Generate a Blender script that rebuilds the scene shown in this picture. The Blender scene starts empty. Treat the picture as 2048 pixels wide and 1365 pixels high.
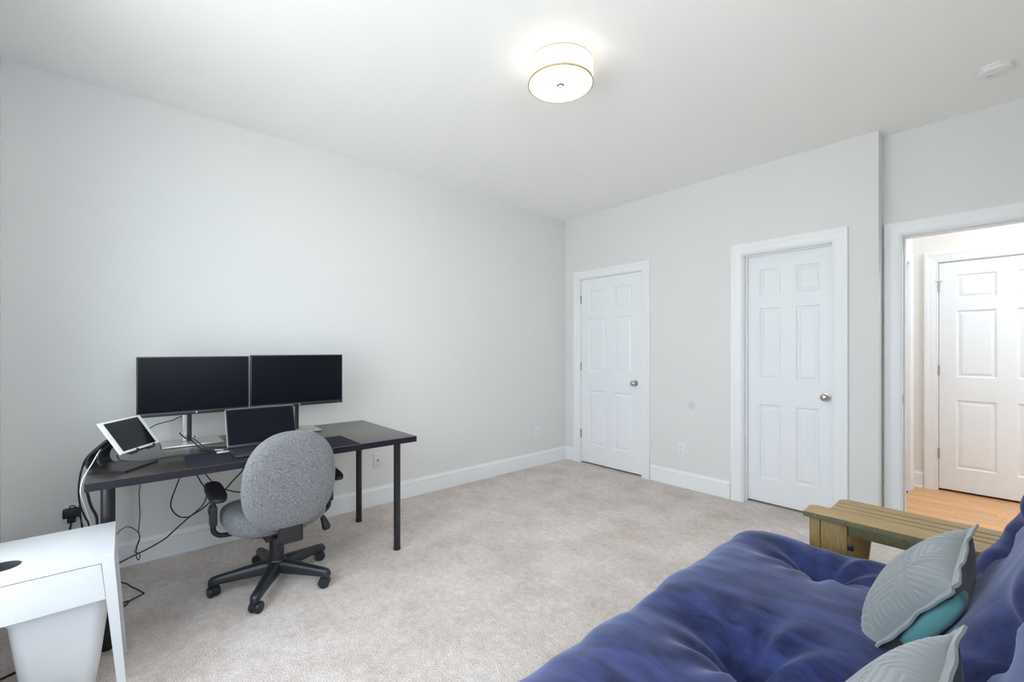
import bpy, bmesh, math, random
from mathutils import Vector, Matrix, noise as mnoise

random.seed(7)
sc = bpy.context.scene
col = sc.collection
R = math.radians

# ------------------------------------------------------------------ camera
cam_d = bpy.data.cameras.new('camera')
cam = bpy.data.objects.new('camera', cam_d)
col.objects.link(cam)
cam.location = (0, 0, 1.2525)
cam.rotation_euler = (R(90), 0, R(48.552))
cam_d.sensor_width = 36
cam_d.lens = 881.175 * 36 / 2048
cam_d.shift_y = (699.33 - 682.5) / 2048
cam_d.clip_start = 0.03
sc.camera = cam

# ------------------------------------------------------------------ light and exposure
world = bpy.data.worlds.new('overcast_sky')
sc.world = world
world.use_nodes = True
wb = world.node_tree.nodes['Background']
wb.inputs[0].default_value = (0.80, 0.885, 1.0, 1)
wb.inputs[1].default_value = 8.5
sc.view_settings.view_transform = 'Standard'
sc.view_settings.look = 'None'
sc.view_settings.exposure = 0.10
sc.view_settings.gamma = 1
sc.view_settings.use_curve_mapping = False
sc.cycles.use_denoising = True
sc.cycles.max_bounces = 12
sc.cycles.diffuse_bounces = 8
sc.cycles.glossy_bounces = 4
sc.cycles.transparent_max_bounces = 12
sc.cycles.sample_clamp_indirect = 8
LAMP = 1.25         # emission of the drum shade
DIFF = 27.0         # emission of the bottom diffuser disc
HALL = 98.0         # emission of the hallway dome

# room dimensions (metres)
XL, XR = -3.3865, 0.62
YF, YB, YJ = -0.463, 3.8136, 3.957
YE = 4.075                       # hall side of the back wall
XJ = -0.59                       # jog in the back wall
ZC = 2.729
YH = 5.446                       # far wall of the hallway
WIN = ((-2.30, -1.50), (-1.38, -0.58))
WR = (-0.33, 1.17, 1.15, 2.25)     # added unseen window in the right wall: y0, y1, z0, z1
WZ0, WZ1 = 0.38, 2.25

sun_d = bpy.data.lights.new('sun', 'SUN')
sun_d.energy = 42.0; sun_d.angle = R(2); sun_d.color = (1.0, 0.95, 0.88)
sun = bpy.data.objects.new('sun', sun_d); col.objects.link(sun)
sun.location = (6, -2, 8)
sun.rotation_euler = Vector((0.62, -0.22, -0.75)).to_track_quat('-Z', 'Y').to_euler()   # high sun along the window wall, added to light the paving outside

def portal(name, loc, rot, sx, sy):
    d = bpy.data.lights.new(name, 'AREA')
    d.shape = 'RECTANGLE'; d.size = sx; d.size_y = sy
    d.cycles.is_portal = True
    o = bpy.data.objects.new(name, d); col.objects.link(o)
    o.location = loc; o.rotation_euler = rot
for a, b in WIN:
    portal('window_portal', ((a + b) / 2, YF - 0.10, (WZ0 + WZ1) / 2), (R(90), 0, 0), b - a, WZ1 - WZ0)

portal('window_portal', (XR + 0.08, (WR[0] + WR[1]) / 2, (WR[2] + WR[3]) / 2), (R(90), 0, R(90)), WR[1] - WR[0], WR[3] - WR[2])

# ------------------------------------------------------------------ helpers
def lin(c):
    return tuple((v / 12.92 if v <= 0.04045 else ((v + 0.055) / 1.055) ** 2.4) for v in c)
def rgb(r, g, b):
    return lin((r / 255, g / 255, b / 255)) + (1,)

MATS = {}
def mat(name, color, rough=0.5, metal=0.0, spec=0.5, var=0.0, scale=20.0, bump=0.0, bscale=200.0,
        stretch=(1, 1, 1), sheen=0.0, coat=0.0, emis=None, estr=0.0, color2=None, detail=4.0):
    m = bpy.data.materials.new(name); m.use_nodes = True
    nt = m.node_tree; N = nt.nodes; Lk = nt.links
    p = N['Principled BSDF']
    p.inputs['Base Color'].default_value = color
    p.inputs['Roughness'].default_value = rough
    p.inputs['Metallic'].default_value = metal
    p.inputs['Specular IOR Level'].default_value = spec
    p.inputs['Sheen Weight'].default_value = sheen
    p.inputs['Coat Weight'].default_value = coat
    if emis:
        p.inputs['Emission Color'].default_value = emis
        p.inputs['Emission Strength'].default_value = estr
    tc = N.new('ShaderNodeTexCoord')
    if var > 0 or color2:
        mp = N.new('ShaderNodeMapping'); mp.inputs['Scale'].default_value = stretch
        Lk.new(tc.outputs['Object'], mp.inputs['Vector'])
        no = N.new('ShaderNodeTexNoise'); no.inputs['Scale'].default_value = scale
        no.inputs['Detail'].default_value = detail
        Lk.new(mp.outputs['Vector'], no.inputs['Vector'])
        cr = N.new('ShaderNodeValToRGB')
        c2 = color2 or tuple(max(0, c * (1 - var)) for c in color[:3]) + (1,)
        c1 = color if color2 else tuple(min(1, c * (1 + var)) for c in color[:3]) + (1,)
        cr.color_ramp.elements[0].position = 0.3; cr.color_ramp.elements[0].color = c2
        cr.color_ramp.elements[1].position = 0.7; cr.color_ramp.elements[1].color = c1
        Lk.new(no.outputs['Fac'], cr.inputs['Fac'])
        Lk.new(cr.outputs['Color'], p.inputs['Base Color'])
    if bump > 0:
        nb = N.new('ShaderNodeTexNoise'); nb.inputs['Scale'].default_value = bscale
        nb.inputs['Detail'].default_value = 3
        Lk.new(tc.outputs['Object'], nb.inputs['Vector'])
        bp = N.new('ShaderNodeBump'); bp.inputs['Strength'].default_value = bump
        bp.inputs['Distance'].default_value = 0.002
        Lk.new(nb.outputs['Fac'], bp.inputs['Height'])
        Lk.new(bp.outputs['Normal'], p.inputs['Normal'])
    MATS[name] = m
    return m

def carpet_material():
    m = bpy.data.materials.new('carpet'); m.use_nodes = True
    nt = m.node_tree; N = nt.nodes; Lk = nt.links; p = N['Principled BSDF']
    p.inputs['Roughness'].default_value = 1.0
    p.inputs['Specular IOR Level'].default_value = 0.05
    p.inputs['Sheen Weight'].default_value = 0.15
    tc = N.new('ShaderNodeTexCoord')
    def noise(scale, detail, rough=0.6):
        n = N.new('ShaderNodeTexNoise'); n.inputs['Scale'].default_value = scale
        n.inputs['Detail'].default_value = detail; n.inputs['Roughness'].default_value = rough
        Lk.new(tc.outputs['Object'], n.inputs['Vector']); return n
    big = noise(3.2, 6, 0.68); mid = noise(28, 4); fine = noise(190, 3, 0.8)
    vor = N.new('ShaderNodeTexVoronoi'); vor.inputs['Scale'].default_value = 150
    Lk.new(tc.outputs['Object'], vor.inputs['Vector'])
    def ramp(src, p0, c0, p1, c1):
        r = N.new('ShaderNodeValToRGB')
        r.color_ramp.elements[0].position = p0; r.color_ramp.elements[0].color = c0
        r.color_ramp.elements[1].position = p1; r.color_ramp.elements[1].color = c1
        Lk.new(src, r.inputs['Fac']); return r
    base = ramp(big.outputs['Fac'], 0.36, (0.68, 0.59, 0.54, 1), 0.62, (0.84, 0.77, 0.735, 1))
    f2 = ramp(fine.outputs['Fac'], 0.34, (0.62, 0.60, 0.585, 1), 0.60, (1.12, 1.12, 1.12, 1))
    f3 = ramp(mid.outputs['Fac'], 0.3, (0.86, 0.85, 0.84, 1), 0.7, (1.08, 1.08, 1.08, 1))
    def mul(a, b):
        x = N.new('ShaderNodeMix'); x.data_type = 'RGBA'; x.blend_type = 'MULTIPLY'
        x.inputs['Factor'].default_value = 1.0
        Lk.new(a, x.inputs['A']); Lk.new(b, x.inputs['B']); return x.outputs['Result']
    Lk.new(mul(mul(base.outputs['Color'], f2.outputs['Color']), f3.outputs['Color']), p.inputs['Base Color'])
    add = N.new('ShaderNodeMath'); add.operation = 'ADD'
    Lk.new(fine.outputs['Fac'], add.inputs[0]); Lk.new(vor.outputs['Distance'], add.inputs[1])
    bp = N.new('ShaderNodeBump'); bp.inputs['Strength'].default_value = 0.8; bp.inputs['Distance'].default_value = 0.006
    Lk.new(add.outputs[0], bp.inputs['Height']); Lk.new(bp.outputs['Normal'], p.inputs['Normal'])
    MATS['carpet'] = m

def suede_material():
    m = bpy.data.materials.new('navy_suede'); m.use_nodes = True
    nt = m.node_tree; N = nt.nodes; Lk = nt.links; p = N['Principled BSDF']
    p.inputs['Roughness'].default_value = 0.85
    p.inputs['Specular IOR Level'].default_value = 0.15
    p.inputs['Sheen Weight'].default_value = 0.55
    p.inputs['Sheen Roughness'].default_value = 0.45
    p.inputs['Sheen Tint'].default_value = (0.55, 0.60, 0.85, 1)
    tc = N.new('ShaderNodeTexCoord')
    mp = N.new('ShaderNodeMapping'); mp.inputs['Scale'].default_value = (1.0, 2.6, 1.5); mp.inputs['Rotation'].default_value = (0, 0, 0.4)
    Lk.new(tc.outputs['Object'], mp.inputs['Vector'])
    n = N.new('ShaderNodeTexNoise'); n.inputs['Scale'].default_value = 6.5; n.inputs['Detail'].default_value = 9
    n.inputs['Roughness'].default_value = 0.62; n.inputs['Distortion'].default_value = 0.6
    Lk.new(mp.outputs['Vector'], n.inputs['Vector'])
    r = N.new('ShaderNodeValToRGB')
    r.color_ramp.elements[0].position = 0.36; r.color_ramp.elements[0].color = (0.010, 0.014, 0.045, 1)
    r.color_ramp.elements[1].position = 0.66; r.color_ramp.elements[1].color = (0.032, 0.045, 0.150, 1)
    Lk.new(n.outputs['Fac'], r.inputs['Fac']); Lk.new(r.outputs['Color'], p.inputs['Base Color'])
    nb = N.new('ShaderNodeTexNoise'); nb.inputs['Scale'].default_value = 420
    Lk.new(tc.outputs['Object'], nb.inputs['Vector'])
    bp = N.new('ShaderNodeBump'); bp.inputs['Strength'].default_value = 0.15; bp.inputs['Distance'].default_value = 0.001
    Lk.new(nb.outputs['Fac'], bp.inputs['Height']); Lk.new(bp.outputs['Normal'], p.inputs['Normal'])
    MATS['navy_suede'] = m

def tweed_material():
    m = bpy.data.materials.new('grey_tweed'); m.use_nodes = True
    nt = m.node_tree; N = nt.nodes; Lk = nt.links; p = N['Principled BSDF']
    p.inputs['Roughness'].default_value = 0.95; p.inputs['Specular IOR Level'].default_value = 0.1
    p.inputs['Sheen Weight'].default_value = 0.2
    tc = N.new('ShaderNodeTexCoord')
    mp = N.new('ShaderNodeMapping'); mp.inputs['Scale'].default_value = (1, 1, 0.55)
    Lk.new(tc.outputs['Object'], mp.inputs['Vector'])
    n = N.new('ShaderNodeTexNoise'); n.inputs['Scale'].default_value = 560; n.inputs['Detail'].default_value = 2
    Lk.new(mp.outputs['Vector'], n.inputs['Vector'])
    r = N.new('ShaderNodeValToRGB')
    r.color_ramp.elements[0].position = 0.38; r.color_ramp.elements[0].color = (0.070, 0.070, 0.076, 1)
    r.color_ramp.elements[1].position = 0.62; r.color_ramp.elements[1].color = (0.30, 0.30, 0.305, 1)
    Lk.new(n.outputs['Fac'], r.inputs['Fac']); Lk.new(r.outputs['Color'], p.inputs['Base Color'])
    bp = N.new('ShaderNodeBump'); bp.inputs['Strength'].default_value = 0.35; bp.inputs['Distance'].default_value = 0.0015
    Lk.new(n.outputs['Fac'], bp.inputs['Height']); Lk.new(bp.outputs['Normal'], p.inputs['Normal'])
    MATS['grey_tweed'] = m

def wood_material(name, c1, c2, scale, stretch, rough, coat=0.0):
    m = bpy.data.materials.new(name); m.use_nodes = True
    nt = m.node_tree; N = nt.nodes; Lk = nt.links; p = N['Principled BSDF']
    p.inputs['Roughness'].default_value = rough; p.inputs['Coat Weight'].default_value = coat
    p.inputs['Specular IOR Level'].default_value = 0.3
    tc = N.new('ShaderNodeTexCoord'); oi = N.new('ShaderNodeObjectInfo')
    va = N.new('ShaderNodeVectorMath'); va.operation = 'ADD'
    vs = N.new('ShaderNodeVectorMath'); vs.operation = 'SCALE'; vs.inputs['Scale'].default_value = 7
    cx = N.new('ShaderNodeCombineXYZ')
    for i in range(3): Lk.new(oi.outputs['Random'], cx.inputs[i])
    Lk.new(cx.outputs[0], vs.inputs[0]); Lk.new(tc.outputs['Object'], va.inputs[0]); Lk.new(vs.outputs[0], va.inputs[1])
    mp = N.new('ShaderNodeMapping'); mp.inputs['Scale'].default_value = stretch
    Lk.new(va.outputs[0], mp.inputs['Vector'])
    n = N.new('ShaderNodeTexNoise'); n.inputs['Scale'].default_value = scale; n.inputs['Detail'].default_value = 6
    n.inputs['Distortion'].default_value = 0.5
    Lk.new(mp.outputs['Vector'], n.inputs['Vector'])
    r = N.new('ShaderNodeValToRGB')
    r.color_ramp.elements[0].position = 0.3; r.color_ramp.elements[0].color = c2
    r.color_ramp.elements[1].position = 0.7; r.color_ramp.elements[1].color = c1
    Lk.new(n.outputs['Fac'], r.inputs['Fac'])
    hs = N.new('ShaderNodeHueSaturation'); mr = N.new('ShaderNodeMapRange')
    mr.inputs['To Min'].default_value = 0.86; mr.inputs['To Max'].default_value = 1.12
    Lk.new(oi.outputs['Random'], mr.inputs['Value']); Lk.new(mr.outputs[0], hs.inputs['Value'])
    Lk.new(r.outputs['Color'], hs.inputs['Color']); Lk.new(hs.outputs[0], p.inputs['Base Color'])
    MATS[name] = m

def wall_back_material():
    # painted wall with one round patched spot
    m = mat('wall_paint_spot', (0.73, 0.73, 0.715, 1), 0.75, bump=0.06, bscale=350)
    nt = m.node_tree; N = nt.nodes; Lk = nt.links; p = N['Principled BSDF']
    tc = N.new('ShaderNodeTexCoord')
    d = N.new('ShaderNodeVectorMath'); d.operation = 'DISTANCE'; d.inputs[1].default_value = (-1.892, YB, 0.748)
    Lk.new(tc.outputs['Object'], d.inputs[0])
    r = N.new('ShaderNodeValToRGB')
    r.color_ramp.elements[0].position = 0.018; r.color_ramp.elements[0].color = (0.62, 0.62, 0.61, 1)
    r.color_ramp.elements[1].position = 0.045; r.color_ramp.elements[1].color = (0.73, 0.73, 0.715, 1)
    Lk.new(d.outputs['Value'], r.inputs['Fac']); Lk.new(r.outputs['Color'], p.inputs['Base Color'])

def glass_material():
    m = bpy.data.materials.new('window_glass'); m.use_nodes = True
    nt = m.node_tree; N = nt.nodes; Lk = nt.links
    N.remove(N['Principled BSDF'])
    t = N.new('ShaderNodeBsdfTransparent'); t.inputs[0].default_value = (0.97, 0.985, 0.98, 1)
    g = N.new('ShaderNodeBsdfGlossy'); g.inputs['Roughness'].default_value = 0.02
    mx = N.new('ShaderNodeMixShader'); mx.inputs[0].default_value = 0.07
    Lk.new(t.outputs[0], mx.inputs[1]); Lk.new(g.outputs[0], mx.inputs[2])
    Lk.new(mx.outputs[0], N['Material Output'].inputs[0])
    MATS['window_glass'] = m

carpet_material(); suede_material(); tweed_material(); wall_back_material(); glass_material()
mat('wall_paint', (0.73, 0.73, 0.715, 1), 0.75, bump=0.06, bscale=350)
mat('paving', (0.50, 0.49, 0.46, 1), 0.9, var=0.08, scale=3)
mat('hall_paint', (0.80, 0.775, 0.745, 1), 0.75, bump=0.05, bscale=350)
mat('ceiling_paint', (0.90, 0.90, 0.89, 1), 0.9, bump=0.05, bscale=300)
mat('trim_white', (0.83, 0.84, 0.85, 1), 0.35, spec=0.4)
mat('door_white', (0.82, 0.835, 0.85, 1), 0.4, spec=0.4)
mat('white_lacquer', (0.57, 0.58, 0.59, 1), 0.25, spec=0.5)
mat('white_plastic', (0.78, 0.79, 0.80, 1), 0.4)
mat('bin_plastic', (0.62, 0.63, 0.65, 1), 0.45)
mat('ivory_plastic', (0.74, 0.72, 0.69, 1), 0.4)
mat('dark_slot', (0.03, 0.03, 0.03, 1), 0.6)
mat('satin_nickel', (0.56, 0.53, 0.48, 1), 0.22, metal=1.0)
mat('hinge_metal', (0.48, 0.45, 0.41, 1), 0.4, metal=1.0)
mat('silver', (0.62, 0.62, 0.61, 1), 0.35, metal=0.7)
mat('black_brown_veneer', (0.030, 0.022, 0.018, 1), 0.34, spec=0.5, coat=0.42, var=0.25, scale=30, stretch=(6, 0.5, 6))
MATS['black_brown_veneer'].node_tree.nodes['Principled BSDF'].inputs['Coat Roughness'].default_value = 0.22
mat('edge_foil', (0.014, 0.012, 0.018, 1), 0.6, spec=0.2, var=0.2, scale=40, stretch=(1, 0.4, 6))
mat('black_metal', (0.016, 0.016, 0.019, 1), 0.32, spec=0.5)
mat('black_plastic', (0.018, 0.018, 0.020, 1), 0.42)
mat('black_nylon', (0.014, 0.016, 0.020, 1), 0.36)
mat('black_rubber', (0.012, 0.012, 0.014, 1), 0.6)
mat('cable_black', (0.012, 0.014, 0.022, 1), 0.5)
mat('screen_black', (0.005, 0.006, 0.009, 1), 0.26, spec=0.14)
mat('laptop_display', (0.004, 0.005, 0.009, 1), 0.22, spec=0.10)
mat('tablet_glass', (0.006, 0.006, 0.009, 1), 0.08, spec=0.28)
mat('mat_fabric', (0.022, 0.021, 0.030, 1), 0.9, spec=0.15, bump=0.3, bscale=900)
mat('grey_satin', (0.195, 0.212, 0.218, 1), 0.55, spec=0.3, sheen=0.4, var=0.06, scale=12)
mat('teal_fabric', (0.085, 0.24, 0.25, 1), 0.8, sheen=0.2)
mat('charcoal_satin', (0.085, 0.088, 0.085, 1), 0.42, spec=0.35, sheen=0.2)
mat('piping_navy', (0.006, 0.008, 0.022, 1), 0.8)
mat('opening_dark', (0.02, 0.02, 0.02, 1), 0.9)
mat('shade_fabric', (0.9, 0.86, 0.76, 1), 0.8, emis=(1.0, 0.93, 0.80, 1), estr=LAMP)
mat('diffuser_glass', (0.92, 0.92, 0.9, 1), 0.5, emis=(1.0, 0.94, 0.86, 1), estr=DIFF)
mat('lamp_band', (0.50, 0.37, 0.19, 1), 0.6)
mat('hall_dome_glass', (0.9, 0.9, 0.88, 1), 0.5, emis=(0.84, 0.93, 1.0, 1), estr=HALL)
wood_material('arm_wood', (0.44, 0.305, 0.145, 1), (0.355, 0.24, 0.11, 1), 14, (1.2, 18, 18), 0.42)
wood_material('post_wood', (0.30, 0.20, 0.065, 1), (0.21, 0.135, 0.040, 1), 14, (14, 14, 1.2), 0.45)
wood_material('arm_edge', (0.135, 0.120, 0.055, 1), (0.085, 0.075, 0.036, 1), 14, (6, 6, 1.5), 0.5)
wood_material('oak_floor', (0.78, 0.44, 0.20, 1), (0.64, 0.33, 0.135, 1), 9, (1.0, 14, 1), 0.28, coat=0.2)

# ---- mesh builders -------------------------------------------------
def finish(name, me, m, parent=None, loc=(0, 0, 0), rot=(0, 0, 0), smooth=30):
    me.update()
    if smooth:
        me.shade_smooth(); me.set_sharp_from_angle(angle=R(smooth))
    o = bpy.data.objects.new(name, me); col.objects.link(o)
    if m: me.materials.append(MATS[m])
    o.location = loc; o.rotation_euler = rot
    if parent: o.parent = parent
    return o

def from_bm(name, bm, m, parent=None, loc=(0, 0, 0), rot=(0, 0, 0), smooth=30):
    bmesh.ops.recalc_face_normals(bm, faces=bm.faces)
    me = bpy.data.meshes.new(name); bm.to_mesh(me); bm.free()
    return finish(name, me, m, parent, loc, rot, smooth)

def add_box(bm, x0, x1, y0, y1, z0, z1, bev=0.0, seg=2):
    r = bmesh.ops.create_cube(bm, size=1.0)
    vs = r['verts']
    for v in vs:
        v.co.x = x0 + (v.co.x + 0.5) * (x1 - x0)
        v.co.y = y0 + (v.co.y + 0.5) * (y1 - y0)
        v.co.z = z0 + (v.co.z + 0.5) * (z1 - z0)
    if bev > 0:
        es = list({e for v in vs for e in v.link_edges})
        bmesh.ops.bevel(bm, geom=es, offset=bev, segments=seg, profile=0.5, affect='EDGES')

def box(name, x0, x1, y0, y1, z0, z1, m, parent=None, bev=0.0, seg=2, loc=(0, 0, 0), rot=(0, 0, 0)):
    bm = bmesh.new(); add_box(bm, x0, x1, y0, y1, z0, z1, bev, seg)
    return from_bm(name, bm, m, parent, loc, rot)

def lathe_pts(prof, axis='Z', n=24, origin=(0, 0, 0), sgn=1):
    V, F = [], []
    o = Vector(origin)
    for r, h in prof:
        for i in range(n):
            a = 2 * math.pi * i / n
            c, s = r * math.cos(a), r * math.sin(a)
            p = {'Z': (c, s, h * sgn), 'Y': (c, h * sgn, s), 'X': (h * sgn, c, s)}[axis]
            V.append(o + Vector(p))
    k = len(prof)
    for j in range(k - 1):
        for i in range(n):
            a, b = j * n + i, j * n + (i + 1) % n
            F.append((a, b, b + n, a + n))
    F.append(tuple(range(n))[::-1]); F.append(tuple(range((k - 1) * n, k * n)))
    return V, F

def pyd(name, V, F, m, parent=None, loc=(0, 0, 0), rot=(0, 0, 0), smooth=30):
    bm = bmesh.new()
    vs = [bm.verts.new(v) for v in V]
    for f in F:
        try: bm.faces.new([vs[i] for i in f])
        except ValueError: pass
    bmesh.ops.remove_doubles(bm, verts=bm.verts, dist=1e-6)
    return from_bm(name, bm, m, parent, loc, rot, smooth)

def lathe(name, prof, m, parent=None, axis='Z', n=24, origin=(0, 0, 0), sgn=1, loc=(0, 0, 0), rot=(0, 0, 0), smooth=40):
    V, F = lathe_pts(prof, axis, n, origin, sgn)
    return pyd(name, V, F, m, parent, loc, rot, smooth)

def catmull(pts, sub=6):
    P = [Vector(p) for p in pts]
    if len(P) < 3: return P
    Q = [P[0] * 2 - P[1]] + P + [P[-1] * 2 - P[-2]]
    out = []
    for i in range(1, len(Q) - 2):
        a, b, c, d = Q[i - 1:i + 3]
        for k in range(sub):
            t = k / sub
            out.append(0.5 * ((2 * b) + (c - a) * t + (2 * a - 5 * b + 4 * c - d) * t * t + (3 * b - a - 3 * c + d) * t ** 3))
    out.append(P[-1])
    return out

def tube_geo(pts, r, n=8, smooth=True, sub=6, rfn=None):
    P = catmull(pts, sub) if smooth else [Vector(p) for p in pts]
    V, F = [], []
    up = None
    for i, p in enumerate(P):
        t = (P[min(i + 1, len(P) - 1)] - P[max(i - 1, 0)]).normalized()
        if up is None:
            up = t.orthogonal().normalized()
        else:
            up = up - t * up.dot(t)
            up = up.normalized() if up.length > 1e-6 else t.orthogonal().normalized()
        sd = t.cross(up)
        rr = rfn(i / (len(P) - 1)) * r if rfn else r
        for k in range(n):
            a = 2 * math.pi * k / n
            V.append(p + (up * math.cos(a) + sd * math.sin(a)) * rr)
    for i in range(len(P) - 1):
        for k in range(n):
            a, b = i * n + k, i * n + (k + 1) % n
            F.append((a, b, b + n, a + n))
    F.append(tuple(range(n))[::-1]); F.append(tuple(range((len(P) - 1) * n, len(P) * n)))
    return V, F

def tube(name, pts, r, m, parent=None, n=8, smooth=True, sub=6, loc=(0, 0, 0), rfn=None):
    V, F = tube_geo(pts, r, n, smooth, sub, rfn)
    return pyd(name, V, F, m, parent, loc, smooth=60)

def sweep(name, prof, A, B, m, parent=None, close=True):
    """prof: list of Vectors offsets at end A and end B (pairs)"""
    n = len(prof)
    V = [Vector(A) + Vector(p[0]) for p in prof] + [Vector(B) + Vector(p[1]) for p in prof]
    F = [(i, (i + 1) % n, n + (i + 1) % n, n + i) for i in range(n)]
    F += [tuple(range(n))[::-1], tuple(range(n, 2 * n))]
    return pyd(name, V, F, m, parent, smooth=25)

def thing(name, label, cat, loc=(0, 0, 0), rotz=0.0, group=None, kind=None):
    o = bpy.data.objects.new(name, None); col.objects.link(o)
    o.empty_display_size = 0.1
    o.location = loc; o.rotation_euler = (0, 0, rotz)
    return tag(o, label, cat, group, kind)

def tag(o, label, cat, group=None, kind=None):
    o['label'] = label; o['category'] = cat
    if group: o['group'] = group
    if kind: o['kind'] = kind
    return o

def struct(o, label, cat):
    return tag(o, label, cat, None, 'structure')

# ------------------------------------------------------------------ the room shell
bm = bmesh.new(); add_box(bm, XL - 0.11, XR + 0.12, YF - 0.16, 3.985, -0.12, 0); add_box(bm, XL - 0.11, -0.75, 3.985, 4.12, -0.12, 0)
struct(from_bm('floor', bm, 'carpet'),
       'beige cut pile wall-to-wall carpet of the bedroom', 'floor')
struct(box('ceiling', XL - 0.11, 1.7, YF - 0.16, YH + 0.12, ZC, ZC + 0.12, 'ceiling_paint'),
       'smooth flat white painted ceiling', 'ceiling')
struct(box('wall_left', XL - 0.11, XL, YF - 0.16, YE + 0.1, 0, ZC, 'wall_paint'),
       'pale grey painted wall behind the desk and monitors', 'wall')
bm = bmesh.new()
for q in ((YF - 0.16, WR[0], 0, ZC), (WR[1], YJ, 0, ZC), (WR[0], WR[1], 0, WR[2]), (WR[0], WR[1], WR[3], ZC)): add_box(bm, XR, XR + 0.12, *q)
struct(from_bm('wall_right', bm, 'wall_paint'),
       'pale grey painted wall behind the futon', 'wall')

D1 = (-3.161, -2.399); D2 = (-1.452, -0.850); D3 = (-0.487, 0.325); DT = 2.022
bm = bmesh.new()
def wb(x0, x1, z0, z1, y0=YB, y1=YE): add_box(bm, x0, x1, y0, y1, z0, z1)
wb(XL, D1[0] - 0.012, 0, ZC); wb(D1[0] - 0.012, D1[1] + 0.012, DT + 0.012, ZC)
wb(D1[1] + 0.012, D2[0] - 0.012, 0, ZC); wb(D2[0] - 0.012, D2[1] + 0.012, DT + 0.012, ZC)
wb(D2[1] + 0.012, XJ, 0, ZC)
wb(XJ, D3[0] - 0.018, 0, ZC, YJ); wb(D3[0] - 0.018, D3[1] + 0.018, DT + 0.018, ZC, YJ)
wb(D3[1] + 0.018, 1.67, 0, ZC, YJ)
wb(XL, XJ - 0.13, -0.1, ZC, YE, YE + 0.02)
struct(from_bm('wall_back', bm, 'wall_paint_spot'), 'pale grey back wall with two closet doors and a stepped doorway', 'wall')

bm = bmesh.new()
def wf(x0, x1, z0, z1): add_box(bm, x0, x1, YF - 0.14, YF, z0, z1)
xs = [XL] + [v for w in WIN for v in w] + [XR]
for i in range(0, len(xs), 2): wf(xs[i], xs[i + 1], 0, ZC)
for a, b in WIN: wf(a, b, 0, WZ0); wf(a, b, WZ1, ZC)
struct(from_bm('wall_front', bm, 'wall_paint'), 'pale grey window wall behind the camera', 'wall')

def window(name, label, loc, rotz, hw, hh, dep):
    w = thing(name, label, 'window', loc, rotz, kind='structure')
    d0, d1 = -dep + 0.02, -0.02
    for nm, q in (('frame_jamb', (-hw, -hw + 0.035, d0, d1, 0, hh)), ('frame_jamb', (hw - 0.035, hw, d0, d1, 0, hh)),
                  ('frame_head', (-hw + 0.035, hw - 0.035, d0, d1, hh - 0.035, hh)), ('window_sill', (-hw - 0.05, hw + 0.05, 0.0, 0.04, -0.03, 0)),
                  ('meeting_rail', (-hw + 0.035, hw - 0.035, -0.095, -0.055, hh / 2 - 0.02, hh / 2 + 0.02)),
                  ('bottom_rail', (-hw + 0.035, hw - 0.035, -0.08, -0.04, 0, 0.05)),
                  ('casing_side', (-hw - 0.055, -hw, 0, 0.018, 0, hh)), ('casing_side', (hw, hw + 0.055, 0, 0.018, 0, hh)),
                  ('casing_head', (-hw - 0.055, hw + 0.055, 0, 0.018, hh, hh + 0.09))):
        box(nm, *q, 'trim_white', w, 0.003)
    for z0, z1, y in ((0.05, hh / 2 - 0.02, -0.06), (hh / 2 + 0.02, hh - 0.035, -0.085)):
        box('pane', -hw + 0.035, hw - 0.035, y - 0.002, y + 0.002, z0, z1, 'window_glass', w)
for i, (a, b) in enumerate(WIN):
    window('window_%d' % (i + 1), ('white double-hung window behind the nightstand', 'white double-hung window between the nightstand and the futon')[i],
           ((a + b) / 2, YF, WZ0), 0, (b - a) / 2, WZ1 - WZ0, 0.14)
window('window_3', 'added unseen white double-hung window above the futon', (XR, (WR[0] + WR[1]) / 2, WR[2]), R(90), (WR[1] - WR[0]) / 2, WR[3] - WR[2], 0.12)  # unseen window, added to brighten the wall under the desk

# hallway behind the doorway
hall = struct(box('floor_hall', -0.75, 1.55, 3.985, YH + 0.14, -0.12, -0.012, 'opening_dark'), 'honey coloured oak strip floor of the hallway', 'floor')
yy = 3.985; row = 0
while yy < YH + 0.02:
    x = -0.72 - random.random() * 0.7
    while x < 1.5:
        ln = random.uniform(0.45, 1.15)
        x1 = min(x + ln, 1.52)
        if x1 > -0.6:
            box('plank', max(x, -0.60), x1 - 0.0012, yy, yy + 0.0568, -0.012, 0.0, 'oak_floor', hall, 0.0008, 1)
        x += ln
    yy += 0.058; row += 1
bm = bmesh.new()
H4 = (-0.427, 0.385)
add_box(bm, -0.598, H4[0] - 0.012, YH, YH + 0.12, 0, ZC); add_box(bm, H4[0] - 0.012, H4[1] + 0.012, YH, YH + 0.12, DT + 0.012, ZC)
add_box(bm, H4[1] + 0.012, 1.55, YH, YH + 0.12, 0, ZC); add_box(bm, -0.6, 1.55, YH + 0.12, YH + 0.14, -0.1, ZC)
struct(from_bm('wall_hall_far', bm, 'hall_paint'), 'cream wall at the far side of the hallway', 'wall')
HL = (4.40, 5.21)
bm = bmesh.new()
add_box(bm, -0.72, -0.598, YE, HL[0], 0, ZC); add_box(bm, -0.72, -0.598, HL[0], HL[1], DT, ZC)
add_box(bm, -0.72, -0.598, HL[1], YH + 0.12, 0, ZC)
struct(from_bm('wall_hall_left', bm, 'hall_paint'), 'cream side wall of the hallway with a white door', 'wall')
struct(box('wall_hall_right', 1.55, 1.67, YE, YH + 0.14, 0, ZC, 'hall_paint'), 'cream end wall of the hallway', 'wall')

yard = struct(box('ground_bounce', -9, 7, -12, YF - 0.17, -0.75, -0.55, 'paving'), 'unseen pale paving added outside the front windows to bounce sunlight in', 'ground')  # unseen ground, added to throw sunlight up onto the ceiling
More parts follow.
